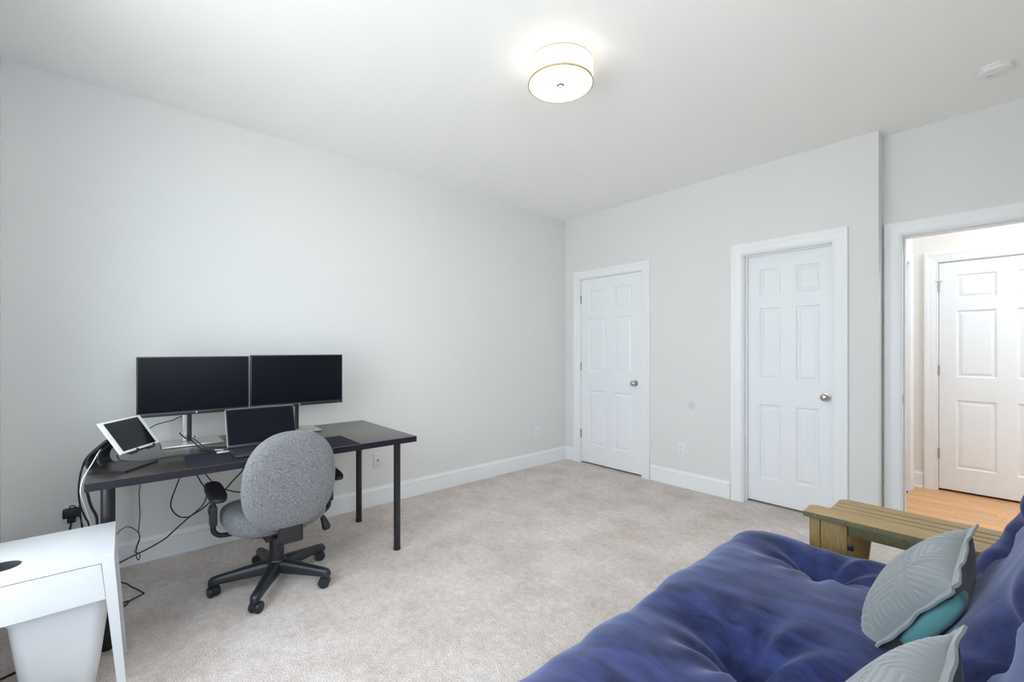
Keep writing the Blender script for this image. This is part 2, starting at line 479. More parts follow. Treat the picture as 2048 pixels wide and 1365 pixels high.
# ---- baseboards
BPROF = [(0.0, 0.0), (0.014, 0.0), (0.014, 0.106), (0.0115, 0.109), (0.0145, 0.114), (0.0145, 0.121), (0.012, 0.130), (0.007, 0.137), (0.006, 0.147), (0.0, 0.147)]
def skirting(name, A, B, out, parent):
    o = Vector(out)
    return sweep(name, [(o * t + Vector((0, 0, z)),) * 2 for t, z in BPROF], A, B, 'trim_white', parent)
CW = 0.09
b = thing('baseboard_left', 'tall white moulded baseboard along the desk wall', 'baseboard', kind='structure')
skirting('skirting_board', (XL, YF, 0), (XL, YB, 0), (1, 0, 0), b)
b = thing('baseboard_back', 'tall white moulded baseboard between the closet doors', 'baseboard', kind='structure')
skirting('skirting_board', (XL + 0.0145, YB, 0), (D1[0] - 0.012 - CW, YB, 0), (0, -1, 0), b)
skirting('skirting_board', (D1[1] + 0.012 + CW, YB, 0), (D2[0] - 0.012 - CW, YB, 0), (0, -1, 0), b)
skirting('skirting_board', (D2[1] + 0.012 + CW, YB, 0), (XJ, YB, 0), (0, -1, 0), b)
b = thing('baseboard_front', 'white baseboard under the windows', 'baseboard', kind='structure')
skirting('skirting_board', (XL + 0.0145, YF, 0), (XR, YF, 0), (0, 1, 0), b)
b = thing('baseboard_right', 'white baseboard behind the futon', 'baseboard', kind='structure')
skirting('skirting_board', (XR, YF + 0.0145, 0), (XR, YJ, 0), (-1, 0, 0), b)
b = thing('baseboard_hall', 'white baseboard with shoe moulding in the hallway corner', 'baseboard', kind='structure')
skirting('skirting_board', (-0.598, YH, 0), (H4[0] - 0.012 - CW + 0.004, YH, 0), (0, -1, 0), b)
skirting('skirting_board', (-0.598, HL[1] + 0.006 + CW, 0), (-0.598, YH - 0.0145, 0), (1, 0, 0), b)
sweep('shoe_moulding', [(Vector((0, -0.0145 - t, z)),) * 2 for t, z in ((0, 0), (0.014, 0), (0.013, 0.009), (0.008, 0.016), (0, 0.018))],
      (-0.583, YH, 0), (H4[0] - 0.012 - CW + 0.004, YH, 0), 'trim_white', b)

# ---- door casings
CPROF = [(0.0, 0.0), (0.0, 0.010), (0.004, 0.0125), (0.010, 0.0105), (0.014, 0.013), (0.036, 0.0145), (0.044, 0.0165), (0.052, 0.0165),
         (0.060, 0.0195), (0.070, 0.0225), (0.084, 0.0225), (0.089, 0.020), (0.089, 0.0)]
def casing(parent, x0, x1, zt, M):
    """M(a, out, z) -> world"""
    def pc(name, fa, fb):
        V = [M(*fa(o, t)) for o, t in CPROF] + [M(*fb(o, t)) for o, t in CPROF]
        n = len(CPROF)
        F = [(i, (i + 1) % n, n + (i + 1) % n, n + i) for i in range(n)] + [tuple(range(n))[::-1], tuple(range(n, 2 * n))]
        pyd(name, V, F, 'trim_white', parent, smooth=20)
    pc('casing_side', lambda o, t: (x0 - o, t, 0), lambda o, t: (x0 - o, t, zt + o))
    pc('casing_head', lambda o, t: (x0 - o, t, zt + o), lambda o, t: (x1 + o, t, zt + o))
    pc('casing_side', lambda o, t: (x1 + o, t, 0), lambda o, t: (x1 + o, t, zt + o))

def jamb_boxes(parent, x0, x1, zt, y0, y1, th=0.012, stop=None):
    box('jamb', x0 - th, x0, y0, y1, 0, zt + th, 'trim_white', parent)
    box('jamb', x1, x1 + th, y0, y1, 0, zt + th, 'trim_white', parent)
    box('jamb_head', x0, x1, y0, y1, zt, zt + th, 'trim_white', parent)
    if stop:
        s0, s1 = stop
        box('door_stop', x0, x0 + 0.011, s0, s1, 0, zt, 'trim_white', parent, 0.002)
        box('door_stop', x1 - 0.011, x1, s0, s1, 0, zt, 'trim_white', parent, 0.002)
        box('door_stop', x0 + 0.011, x1 - 0.011, s0, s1, zt - 0.011, zt, 'trim_white', parent, 0.002)

t1 = thing('trim_1', 'white moulded casing around the closet door near the corner', 'door trim', kind='structure')
casing(t1, D1[0] - 0.006, D1[1] + 0.006, DT + 0.006, lambda a, o, z: (a, YB - o, z))
jamb_boxes(t1, D1[0], D1[1], DT, YB, YE, stop=(YB + 0.045, YB + 0.08))
t2 = thing('trim_2', 'white moulded casing around the narrow recessed closet door', 'door trim', kind='structure')
casing(t2, D2[0] - 0.006, D2[1] + 0.006, DT + 0.006, lambda a, o, z: (a, YB - o, z))
jamb_boxes(t2, D2[0], D2[1], DT, YB, YE, stop=(YB + 0.045, YB + 0.075))
t3 = thing('trim_3', 'white moulded casing around the open doorway to the hall', 'door trim', kind='structure')
casing(t3, D3[0] - 0.004, D3[1] + 0.004, DT + 0.004, lambda a, o, z: (a, YJ - o, z))
jamb_boxes(t3, D3[0], D3[1], DT, YJ, YE, th=0.018, stop=(YJ + 0.05, YJ + 0.085))
box('strike_plate', D3[0], D3[0] + 0.0015, YJ + 0.012, YJ + 0.040, 0.885, 0.945, 'hinge_metal', t3)
casing(t3, D3[0] - 0.004, D3[1] + 0.004, DT + 0.004, lambda a, o, z: (a, YE + o, z))
t4 = thing('trim_4', 'white moulded casing around the far hallway door', 'door trim', kind='structure')
casing(t4, H4[0] - 0.006, H4[1] + 0.006, DT + 0.006, lambda a, o, z: (a, YH - o, z))
jamb_boxes(t4, H4[0], H4[1], DT, YH, YH + 0.12)
t5 = thing('trim_5', 'white moulded casing on the hallway side wall', 'door trim', kind='structure')
casing(t5, HL[0] - 0.004, HL[1] + 0.004, DT - 0.01, lambda a, o, z: (-0.598 + o, a, z))
box('jamb', -0.72, -0.598, HL[1] - 0.014, HL[1] + 0.0, 0, DT, 'trim_white', t5)
box('jamb', -0.72, -0.598, HL[0], HL[0] + 0.014, 0, DT, 'trim_white', t5)
box('jamb_head', -0.72, -0.598, HL[0] + 0.014, HL[1] - 0.014, DT - 0.014, DT, 'trim_white', t5)

# ---- six panel doors
def panel_door(name, label, w, h, loc, rotz, stile, mull, knob=None, hinges=None, stop_pin=False):
    d = thing(name, label, 'door', loc, rotz, kind='structure')
    pw = (w - 2 * stile - mull) / 2
    xs = [0, stile, stile + pw, stile + pw + mull, w - stile, w]
    zs = [0, 0.195, 0.790, 0.990, 1.572, 1.676, 1.885, h]
    bm = bmesh.new()
    T = 0.035
    vg = {}
    for j, z in enumerate(zs):
        for i, x in enumerate(xs): vg[i, j] = bm.verts.new((x, 0, z))
    holes = [(i, j) for i in (1, 3) for j in (1, 3, 5)]
    for j in range(len(zs) - 1):
        for i in range(len(xs) - 1):
            if (i, j) in holes: continue
            bm.faces.new((vg[i, j], vg[i + 1, j], vg[i + 1, j + 1], vg[i, j + 1]))
    bk = [bm.verts.new((x, T, z)) for x, z in ((0, 0), (w, 0), (w, h), (0, h))]
    bm.faces.new(bk[::-1])
    bottom = [vg[i, 0] for i in range(len(xs))]; top = [vg[i, len(zs) - 1] for i in range(len(xs))]
    left = [vg[0, j] for j in range(len(zs))]; right = [vg[len(xs) - 1, j] for j in range(len(zs))]
    bm.faces.new(bottom[::-1] + [bk[0], bk[1]]); bm.faces.new(top + [bk[2], bk[3]])
    bm.faces.new(left + [bk[3], bk[0]]); bm.faces.new(right[::-1] + [bk[1], bk[2]])
    from_bm('slab', bm, 'door_white', d, smooth=0)
    for (i, j) in holes:
        x0, x1, z0, z1 = xs[i], xs[i + 1], zs[j], zs[j + 1]
        V, F = [], []
        for ins, dep in ((0, 0), (0.003, 0.002), (0.011, 0.010), (0.017, 0.0105), (0.036, 0.0035), (0.038, 0.003)):
            V += [(x0 + ins, dep, z0 + ins), (x1 - ins, dep, z0 + ins), (x1 - ins, dep, z1 - ins), (x0 + ins, dep, z1 - ins)]
        n = len(V) // 4
        for k in range(n - 1):
            for q in range(4):
                a, b = k * 4 + q, k * 4 + (q + 1) % 4
                F.append((a, b, b + 4, a + 4))
        F.append(tuple(range((n - 1) * 4, n * 4)))
        pyd('panel', V, F, 'door_white', d, smooth=0)
    if knob:
        kx, kz = knob
        kb = lathe('knob', [(0.0, 0.0), (0.031, 0.0), (0.032, 0.003), (0.029, 0.008), (0.014, 0.010), (0.011, 0.016), (0.011, 0.027),
                            (0.018, 0.031), (0.0255, 0.038), (0.0275, 0.047), (0.0255, 0.056), (0.019, 0.062), (0.009, 0.065), (0.0, 0.0655)],
                   'satin_nickel', d, 'Y', 28, (kx, 0, kz), -1)
    for hz in hinges or ():
        hg = lathe('hinge', [(0.0, 0.0), (0.0062, 0.0), (0.0062, 0.089), (0.0, 0.089)], 'hinge_metal', d, 'Z', 12, (-0.003, -0.006, hz - 0.045))
        box('hinge_leaf', -0.003, 0.006, -0.0012, 0.002, hz - 0.045, hz + 0.045, 'hinge_metal', hg)
    if stop_pin:
        hz = hinges[-1] + 0.05
        st = tube('hinge_stop', [(-0.034, -0.012, hz), (0.02, -0.02, hz)], 0.0032, 'hinge_metal', d, 8, False)
        lathe('bumper', [(0, 0), (0.009, 0), (0.010, 0.006), (0.009, 0.012), (0, 0.012)], 'white_plastic', st, 'Y', 14, (-0.036, -0.004, hz - 0.004), -1)
        lathe('bumper', [(0, 0), (0.007, 0), (0.007, 0.009), (0, 0.009)], 'white_plastic', st, 'Y', 12, (0.022, -0.012, hz), -1)
    return d

panel_door('door_1', 'white six-panel closet door nearest the room corner', D1[1] - D1[0] - 0.006, DT - 0.021, (D1[0] + 0.003, YB + 0.003, 0.018), 0,
           0.105, 0.105, knob=(0.689, 0.898), hinges=(0.308, 1.047, 1.787))
panel_door('door_2', 'narrow white six-panel closet door set back in its frame', D2[1] - D2[0] - 0.006, DT - 0.020, (D2[0] + 0.003, YB + 0.076, 0.017), 0,
           0.092, 0.105, knob=(0.545, 0.883))
panel_door('door_3', 'white six-panel door at the far side of the hallway', H4[1] - H4[0] - 0.006, DT - 0.024, (H4[0] + 0.003, YH + 0.003, 0.020), 0,
           0.108, 0.110, hinges=(0.308, 1.047, 1.787), stop_pin=True)
panel_door('door_4', 'white door in the hallway side wall', HL[1] - HL[0] - 0.034, DT - 0.034, (-0.70, HL[0] + 0.017, 0.012), R(90), 0.108, 0.110)

# ------------------------------------------------------------------ wall plates
def outlet(label, loc, rotz):
    o = thing('wall_outlet', label, 'outlet', loc, rotz, 'duplex wall outlets')
    pl = box('plate', -0.036, 0.036, -0.006, 0, -0.0585, 0.0585, 'white_plastic', o, 0.003)
    lathe('screw', [(0, 0), (0.003, 0), (0.003, 0.001), (0, 0.001)], 'ivory_plastic', pl, 'Y', 10, (0, -0.006, 0), -1)
    for s in (-1, 1):
        rc = box('receptacle', -0.0165, 0.0165, -0.0085, -0.006, s * 0.0195 - 0.0145, s * 0.0195 + 0.0145, 'white_plastic', o, 0.002)
        for q in ((-0.0078, -0.0052, 0.000, 0.009), (0.0052, 0.0078, 0.000, 0.009), (-0.0025, 0.0025, -0.009, -0.004)):
            box('slot', q[0], q[1], -0.0089, -0.008, s * 0.0195 + q[2], s * 0.0195 + q[3], 'dark_slot', rc)
    return o
outlet('white outlet low on the back wall between the two closet doors', (-1.987, YB, 0.345), 0)
outlet('white outlet low on the desk wall near the room corner', (XL, 3.352, 0.358), R(90))
outlet('white outlet with a black adapter plugged in behind the nightstand', (XL, -0.208, 0.350), R(90))
cp = thing('cable_wall_plate', 'white cable wall plate with a round jack behind the desk leg', 'wall plate', (XL, 1.541, 0.358), R(90))
pl = box('plate', -0.036, 0.036, -0.006, 0, -0.0585, 0.0585, 'ivory_plastic', cp, 0.003)
lathe('jack', [(0, 0), (0.0065, 0), (0.0055, 0.004), (0.003, 0.0042), (0, 0.0042)], 'dark_slot', cp, 'Y', 14, (0, -0.006, 0.0), -1)
for s in (-1, 1):
    lathe('screw', [(0, 0), (0.0035, 0), (0.0035, 0.0012), (0, 0.0012)], 'hinge_metal', cp, 'Y', 10, (0, -0.006, s * 0.041), -1)

# ------------------------------------------------------------------ ceiling fixtures
cl = thing('ceiling_light', 'round drum-shaped flush ceiling light glowing warm white', 'ceiling light', (-1.528, 1.681, ZC))
lathe('mounting_pan', [(0, 0), (0.10, 0), (0.10, -0.02), (0.02, -0.024), (0.012, -0.10), (0, -0.10)], 'white_plastic', cl, n=40)
def ring(name, r0, r1, z0, z1, m, parent):
    n = 64; V, F = [], []
    for r, z in ((r1, z0), (r1, z1), (r0, z1), (r0, z0)):
        V += [(r * math.cos(2 * math.pi * i / n), r * math.sin(2 * math.pi * i / n), z) for i in range(n)]
    for k in range(4):
        for i in range(n):
            a, b = k * n + i, k * n + (i + 1) % n
            c, d = ((k + 1) % 4) * n + (i + 1) % n, ((k + 1) % 4) * n + i
            F.append((a, b, c, d))
    return pyd(name, V, F, m, parent, smooth=40)
sh = ring('drum_shade', 0.1635, 0.1655, -0.115, -0.018, 'shade_fabric', cl)
ring('shade_band', 0.163, 0.1665, -0.0215, -0.017, 'lamp_band', sh)
ring('shade_band', 0.160, 0.1668, -0.121, -0.113, 'lamp_band', sh)
lathe('diffuser', [(0, -0.117), (0.161, -0.117), (0.161, -0.1135), (0, -0.1135)], 'diffuser_glass', cl, n=64)
lathe('light_block', [(0, -0.1125), (0.158, -0.1125), (0.158, -0.1105), (0, -0.1105)], 'white_plastic', cl, n=64)  # hidden plate, added to keep the diffuser's light off the ceiling
lathe('finial', [(0, -0.117), (0.018, -0.117), (0.021, -0.120), (0.020, -0.123), (0.009, -0.126), (0.008, -0.131), (0.004, -0.135), (0, -0.135)], 'hinge_metal', cl, n=20)
for k in range(3):
    a = 2 * math.pi * k / 3
    tube('shade_arm', [(0.09 * math.cos(a), 0.09 * math.sin(a), -0.019), (0.164 * math.cos(a), 0.164 * math.sin(a), -0.019)], 0.002, 'hinge_metal', cl, 6, False)

sd = thing('smoke_detector', 'round white smoke detector on the ceiling near the doorway', 'smoke detector', (-0.056, 3.425, ZC))
lathe('base_ring', [(0, 0), (0.070, 0), (0.071, -0.006), (0.069, -0.009), (0, -0.009)], 'white_plastic', sd, n=48)
lathe('cover', [(0, -0.009), (0.066, -0.009), (0.067, -0.020), (0.062, -0.028), (0.045, -0.032), (0, -0.033)], 'white_plastic', sd, n=48)
for k in range(10):
    a = 2 * math.pi * (k + 0.3) / 10
    box('vent', -0.008, 0.008, -0.002, 0.002, -0.004, 0.004, 'ivory_plastic', sd, loc=(0.0660 * math.cos(a), 0.0660 * math.sin(a), -0.014), rot=(0, 0, a + math.pi / 2))
lathe('test_button', [(0, -0.031), (0.014, -0.031), (0.013, -0.036), (0, -0.0365)], 'white_plastic', sd, n=20, origin=(0.022, -0.02, 0))
box('sounder_slot', -0.030, -0.006, -0.004, 0.004, -0.0340, -0.031, 'hinge_metal', sd)

hd = thing('hall_ceiling_light', 'frosted dome ceiling light in the hallway', 'ceiling light', (0.75, 4.75, ZC))
lathe('base_pan', [(0, 0), (0.16, 0), (0.16, -0.02), (0, -0.02)], 'satin_nickel', hd, n=32)
lathe('dome', [(0, -0.02), (0.145, -0.02), (0.14, -0.05), (0.11, -0.08), (0.05, -0.098), (0, -0.10)], 'hall_dome_glass', hd, n=32)

# ------------------------------------------------------------------ black desk
DX0, DX1, DY0, DY1, DZ = -3.190, -2.385, -0.114, 1.335, 0.727
desk = thing('desk', 'long black-brown desk on round black metal legs', 'desk', ((DX0 + DX1) / 2, (DY0 + DY1) / 2, 0))
dl = desk.location
box('tabletop', DX0 - dl.x, DX1 - dl.x, DY0 - dl.y, DY1 - dl.y, DZ - 0.033, DZ, 'black_brown_veneer', desk, 0.0015, 2)
tt = desk.children[0]
box('edge_band', DX1 - dl.x, DX1 - dl.x + 0.0012, DY0 - dl.y + 0.001, DY1 - dl.y - 0.001, DZ - 0.0322, DZ - 0.0008, 'edge_foil', tt)
for x, y in ((-2.500, -0.050), (-2.545, 1.287), (-3.140, 1.287), (-3.140, -0.050)):
    lg = lathe('leg', [(0, 0.006), (0.0205, 0.006), (0.0205, DZ - 0.037), (0, DZ - 0.037)], 'black_metal', desk, n=24, origin=(x - dl.x, y - dl.y, 0))
    lathe('foot_cap', [(0, 0), (0.0195, 0), (0.0215, 0.003), (0.0215, 0.016), (0, 0.016)], 'black_rubber', lg, n=24, origin=(x - dl.x, y - dl.y, 0))
    sx = min(max(x, DX0 + 0.06), DX1 - 0.06); sy = min(max(y, DY0 + 0.05), DY1 - 0.05)
    box('mounting_plate', sx - dl.x - 0.045, sx - dl.x + 0.045, sy - dl.y - 0.045, sy - dl.y + 0.045, DZ - 0.038, DZ - 0.033, 'black_metal', lg)

# desk mat
dm = box('desk_mat', -0.147, 0.147, -0.385, 0.385, 0, 0.003, 'mat_fabric', None, 0.0012, 1, loc=(-2.545, 0.605, DZ))
tag(dm, 'long thin black desk mat under the laptop at the desk edge', 'desk mat')
MZ = DZ + 0.003

# monitors
def monitor(label, y0, y1, z0, z1, x, by, post_y):
    cy = (y0 + y1) / 2
    m = thing('monitor', label, 'monitor', (x, cy, DZ), 0, 'pair of black monitors on the desk')
    hw = (y1 - y0) / 2; za, zb = z0 - DZ, z1 - DZ
    box('housing', -0.030, -0.004, -hw, hw, za, zb, 'black_plastic', m, 0.003)
    box('rear_cover', -0.055, -0.028, -hw * 0.55, hw * 0.55, za + 0.05, zb - 0.06, 'black_plastic', m, 0.008)
    box('screen', -0.005, -0.0032, -hw + 0.006, hw - 0.006, za + 0.022, zb - 0.006, 'screen_black', m)
    ch = box('chin_bezel', -0.005, -0.001, -hw + 0.001, hw - 0.001, za + 0.0005, za + 0.021, 'black_plastic', m, 0.001)
    lathe('badge', [(0, 0), (0.005, 0), (0.005, 0.0006), (0, 0.0006)], 'silver', ch, 'X', 16, (-0.001, 0, za + 0.0105), 1)
    box('power_light', -0.001, -0.0004, hw - 0.034, hw - 0.030, za + 0.004, za + 0.009, 'silver', ch)
    py = post_y - cy
    box('post_front', -0.047, -0.033, py - 0.002, py + 0.019, 0.010, 0.33, 'black_plastic', m, 0.002)
    box('post_side', -0.080, -0.046, py - 0.021, py + 0.018, 0.010, 0.35, 'silver', m, 0.003)
    box('mount_head', -0.075, -0.028, py - 0.045, py + 0.045, za + 0.10, za + 0.19, 'black_plastic', m, 0.004)
    bs = by - cy
    box('base_plate', -0.135, 0.085, bs - 0.137, bs + 0.137, 0, 0.010, 'silver', m, 0.003)
    ck = box('cable_clip', -0.082, -0.030, py - 0.028, py - 0.020, 0.045, 0.063, 'silver', m, 0.002)
    return m
monitor('black widescreen monitor nearer the tablet, on a silver stand', 0.052, 0.568, 0.890, 1.2125, -3.025, 0.290, 0.272)
monitor('black widescreen monitor nearer the free end of the desk', 0.576, 1.128, 0.890, 1.2175, -3.03, 0.828, 0.838)

# laptop
lp = thing('laptop', 'open black laptop with a dark screen on the desk mat', 'laptop', (-2.553, 0.568, MZ))
box('base', -0.110, 0.110, -0.166, 0.166, 0.002, 0.014, 'black_plastic', lp, 0.003)
for sx in (-1, 1):
    for sy in (-1, 1):
        lathe('rubber_foot', [(0, 0), (0.006, 0), (0.006, 0.003), (0, 0.003)], 'black_rubber', lp, n=12, origin=(sx * 0.09, sy * 0.145, 0))
kb = box('keyboard_deck', -0.085, 0.020, -0.150, 0.150, 0.0138, 0.0143, 'dark_slot', lp)
key = None
for r_ in range(5):
    for c_ in range(14):
        kx, ky = -0.082 + r_ * 0.0205, -0.148 + c_ * 0.02115
        if key is None:
            key = box('key', 0, 0.0175, 0, 0.0180, 0, 0.0016, 'black_plastic', kb, 0.0006, 1, loc=(kx, ky, 0.0143))
        else:
            k2 = key.copy(); col.objects.link(k2); k2.location = (kx, ky, 0.0143); k2.parent = kb
box('trackpad', 0.032, 0.096, -0.055, 0.055, 0.0138, 0.0144, 'screen_black', lp, 0.0002, 1)
tilt = math.atan2(0.078, 0.190)
ld = box('lid', -0.0045, 0.0045, -0.166, 0.166, 0.0, 0.205, 'black_plastic', lp, 0.002, loc=(-0.106, 0, 0.014), rot=(0, -tilt, 0))
box('display', 0.0042, 0.0052, -0.160, 0.160, 0.012, 0.198, 'laptop_display', ld)
box('lid_edge', -0.004, 0.0056, -0.1672, -0.1655, 0.002, 0.203, 'silver', ld)
box('lid_edge', -0.004, 0.0056, -0.1655, 0.1655, 0.2045, 0.2056, 'silver', ld)
tube('hinge_barrel', [(-0.108, -0.12, 0.012), (-0.108, 0.12, 0.012)], 0.005, 'black_plastic', lp, 10, False)
up = thing('usb_plug', 'small silver plug in the side of the laptop', 'plug', (-2.618, 0.376, MZ))
box('shell', -0.010, 0.010, -0.026, 0.026, 0.003, 0.012, 'silver', up, 0.002)

dk = thing('docking_station', 'small flat black docking hub with a silver end', 'dock', (-2.742, 0.368, DZ), R(-38))
box('body', -0.030, 0.030, -0.070, 0.070, 0.0, 0.014, 'black_plastic', dk, 0.003)
box('silver_end', 0.0295, 0.0312, 0.006, 0.050, 0.003, 0.0115, 'silver', dk, 0.0005, 1)
box('port', -0.015, 0.005, -0.0708, -0.0695, 0.004, 0.010, 'dark_slot', dk)

# tablet on its stand
S = 0.95
C0 = Vector((0, 0, 1.2525))
TL, TR, BR, BL = [C0 + (Vector(p) - C0) * S for p in ((-2.755, -0.087, 0.914), (-2.954, 0.064, 0.919), (-2.897, 0.144, 0.775), (-2.698, -0.007, 0.770))]
tc_ = (TL + TR + BR + BL) / 4
ex = ((TR - TL) + (BR - BL)).normalized(); ez = ((TL - BL) + (TR - BR)); ez = (ez - ex * ez.dot(ex)).normalized()
ey = ez.cross(ex)                                   # away from the viewer
tw, th_ = (TR - TL).length, (TL - BL).length
tb = thing('tablet', 'white tablet with a dark glossy screen propped on a bent stand', 'tablet')
Mt = Matrix((ex, ey, ez)).transposed().to_4x4(); Mt.translation = tc_
tb.matrix_world = Mt
box('body', -tw / 2, tw / 2, 0.0, 0.0075, -th_ / 2, th_ / 2, 'white_plastic', tb, 0.003, 3)
box('screen', -tw / 2 + 0.022, tw / 2 - 0.022, -0.0006, 0.001, -th_ / 2 + 0.010, th_ / 2 - 0.010, 'tablet_glass', tb)
lathe('home_button', [(0, 0), (0.0055, 0), (0.0055, 0.0006), (0, 0.0006)], 'ivory_plastic', tb, 'Y', 16, (-tw / 2 + 0.011, 0.0003, 0), -1)

gx = Vector((0.615, 0.788, 0)); px_ = Vector((0.788, -0.615, 0))
bc = Vector((-2.628, -0.008, 0))
st = thing('tablet_stand', 'bent black stand with a wide foot and slotted neck holding the tablet', 'stand', (bc.x, bc.y, DZ))
def SP(a, p, z): return gx * a + px_ * p + Vector((0, 0, z))
tcl = tc_ - Vector((bc.x, bc.y, DZ))
ta, tp = tcl.dot(gx), tcl.dot(px_)
slope = Vector((ez.dot(gx), ez.z))
def strip(name, path, wfn, th, parent, pc=lambda s: 0.0):
    """ribbon of thickness th following path of (along, z), widths wfn(s) -> (p0, p1)"""
    P2 = [Vector((q.x, q.y)) for q in [Vector((v.x, v.y)) for v in catmull([(a, z, 0) for a, z in path], 8)]]
    n = len(P2); V, F = [], []
    for i, q in enumerate(P2):
        t = (P2[min(i + 1, n - 1)] - P2[max(i - 1, 0)]).normalized()
        nn = Vector((-t.y, t.x)) * th / 2
        p0, p1 = wfn(i / (n - 1))
        for p, sg in ((p0, 1), (p1, 1), (p1, -1), (p0, -1)):
            V.append(SP(q.x + nn.x * sg, p, q.y + nn.y * sg))
    for i in range(n - 1):
        for k in range(4):
            a, b = i * 4 + k, i * 4 + (k + 1) % 4
            F.append((a, b, b + 4, a + 4))
    F.append((3, 2, 1, 0)); F.append(tuple(range((n - 1) * 4, n * 4)))
    return pyd(name, V, F, 'black_plastic', parent, smooth=50)
ft = strip('foot', [(0.100, 0.005), (0.05, 0.005), (0.01, 0.005), (-0.035, 0.005), (-0.060, 0.008)],
           lambda s: (-0.085 + 0.02 * s, 0.105 - 0.03 * s), 0.009, st)
back_pt = tcl + ey * 0.014
ba, bz = back_pt.dot(gx), back_pt.z
neck = [(-0.058, 0.0075), (-0.076, 0.014), (-0.086, 0.030), (-0.086, 0.050), (-0.076, 0.074), ((ba - 0.070) / 2, (bz + 0.080) / 2), (ba + 0.002, bz)]
strip('neck', neck, lambda s: (-0.055 + 0.02 * s, 0.005), 0.009, st)
strip('neck', neck, lambda s: (0.022, 0.075 - 0.02 * s), 0.009, st)
bm = bmesh.new(); add_box(bm, -0.070, 0.070, 0.009, 0.016, -th_ / 2 - 0.004, 0.03, 0.002)
Ml = Mt.copy(); Ml.translation = tcl
bmesh.ops.transform(bm, matrix=Ml, verts=bm.verts); from_bm('back_plate', bm, 'black_plastic', st)
for sx in (-0.045, 0.055):
    V, F = tube_geo([(sx - 0.012, 0.012, -th_ / 2 - 0.006), (sx - 0.008, -0.004, -th_ / 2 - 0.010), (sx + 0.008, -0.008, -th_ / 2 - 0.008), (sx + 0.012, -0.009, -th_ / 2 + 0.004)], 0.0045, 8)
    pyd('lip_clip', [Ml @ v for v in V], F, 'black_rubber', st, smooth=60)

# ------------------------------------------------------------------ cables
def cable(name, label, pts, r=0.0028, m='cable_black', cat='cable'):
    o = tube(name, pts, r, m, None, 8)
    base = Vector(pts[0])
    return tag(o, label, cat)
cable('charging_cable', 'white charging cable hanging from the tablet past the desk corner',
      [(-2.665, -0.048, 0.846), (-2.635, -0.075, 0.812), (-2.595, -0.100, 0.762), (-2.53, -0.122, 0.722), (-2.51, -0.130, 0.672), (-2.55, -0.122, 0.616), (-2.60, -0.112, 0.551), (-2.65, -0.104, 0.488), (-2.70, -0.10, 0.40), (-2.74, -0.10, 0.2), (-2.78, -0.10, 0.02)], 0.0023, 'white_plastic')
cable('black_cable', 'dark cord arching off the desk end behind the tablet stand',
      [(-2.75, -0.058, 0.790), (-2.80, -0.105, 0.779), (-2.85, -0.135, 0.728), (-2.90, -0.151, 0.651), (-2.92, -0.157, 0.589), (-2.95, -0.154, 0.509), (-2.98, -0.138, 0.436), (-3.0, -0.125, 0.386), (-3.02, -0.114, 0.25), (-3.03, -0.11, 0.02)], 0.0036)
cable('short_cord', 'short dark cord looping over the back of the desk end',
      [(-2.80, -0.05, DZ + 0.005), (-2.86, -0.10, DZ + 0.006), (-2.89, -0.119, DZ + 0.005), (-2.93, -0.137, 0.703), (-3.00, -0.156, 0.645), (-3.02, -0.161, 0.55), (-3.05, -0.155, 0.40), (-3.11, -0.13, 0.02)], 0.003)
cable('thick_cable', 'thick black cable dropping from under the desk end',
      [(-2.92, -0.10, 0.690), (-2.90, -0.126, 0.600), (-2.90, -0.122, 0.545), (-2.90, -0.112, 0.500), (-2.90, -0.096, 0.455), (-2.90, -0.093, 0.41), (-2.90, -0.1, 0.33), (-2.92, -0.1, 0.01)], 0.0055)
cable('thin_cord', 'thin kinked black cord hanging with a loop beside the nightstand',
      [(-3.215, 0.072, 0.74), (-3.205, 0.071, 0.60), (-3.2, 0.071, 0.498), (-3.2, 0.067, 0.461), (-3.2, 0.069, 0.391), (-3.2, 0.071, 0.335), (-3.2, 0.067, 0.28), (-3.2, 0.065, 0.237), (-3.2, 0.071, 0.21), (-3.2, 0.063, 0.185), (-3.2, 0.052, 0.146), (-3.2, 0.048, 0.134), (-3.19, 0.060, 0.131), (-3.19, 0.071, 0.111), (-3.2, 0.065, 0.084), (-3.2, 0.056, 0.109), (-3.2, 0.058, 0.158), (-3.19, 0.069, 0.2), (-3.188, 0.064, 0.24), (-3.2, 0.042, 0.265), (-3.2, 0.019, 0.282), (-3.2, 0.0, 0.276), (-3.2, -0.02, 0.26), (-3.2, -0.06, 0.2), (-3.2, -0.08, 0.01)], 0.0020)
cable('looped_cable', 'black cable hanging in a wide loop under the desk',
      [(-3.22, 0.27, 0.74), (-3.20, 0.262, 0.64), (-3.13, 0.252, 0.56), (-3.1, 0.219, 0.466), (-3.1, 0.203, 0.414), (-3.1, 0.201, 0.372), (-3.1, 0.219, 0.332), (-3.1, 0.246, 0.305), (-3.1, 0.282, 0.299), (-3.1, 0.315, 0.32), (-3.1, 0.348, 0.352), (-3.1, 0.365, 0.401), (-3.1, 0.358, 0.446), (-3.1, 0.334, 0.494), (-3.13, 0.31, 0.56), (-3.21, 0.30, 0.66), (-3.23, 0.30, 0.74)], 0.0034)
cable('long_cable', 'long black cable slanting down under the desk to the nightstand',
      [(-3.22, 0.62, 0.74), (-3.19, 0.60, 0.64), (-3.10, 0.56, 0.55), (-3.05, 0.532, 0.52), (-3.05, 0.486, 0.472), (-3.05, 0.449, 0.43), (-3.05, 0.388, 0.385), (-3.05, 0.34, 0.344), (-3.05, 0.282, 0.313), (-3.05, 0.215, 0.258), (-3.05, 0.172, 0.221), (-3.05, 0.109, 0.191), (-3.05, 0.048, 0.17), (-3.05, -0.005, 0.152), (-3.05, -0.10, 0.115), (-3.05, -0.2, 0.02)], 0.0036)
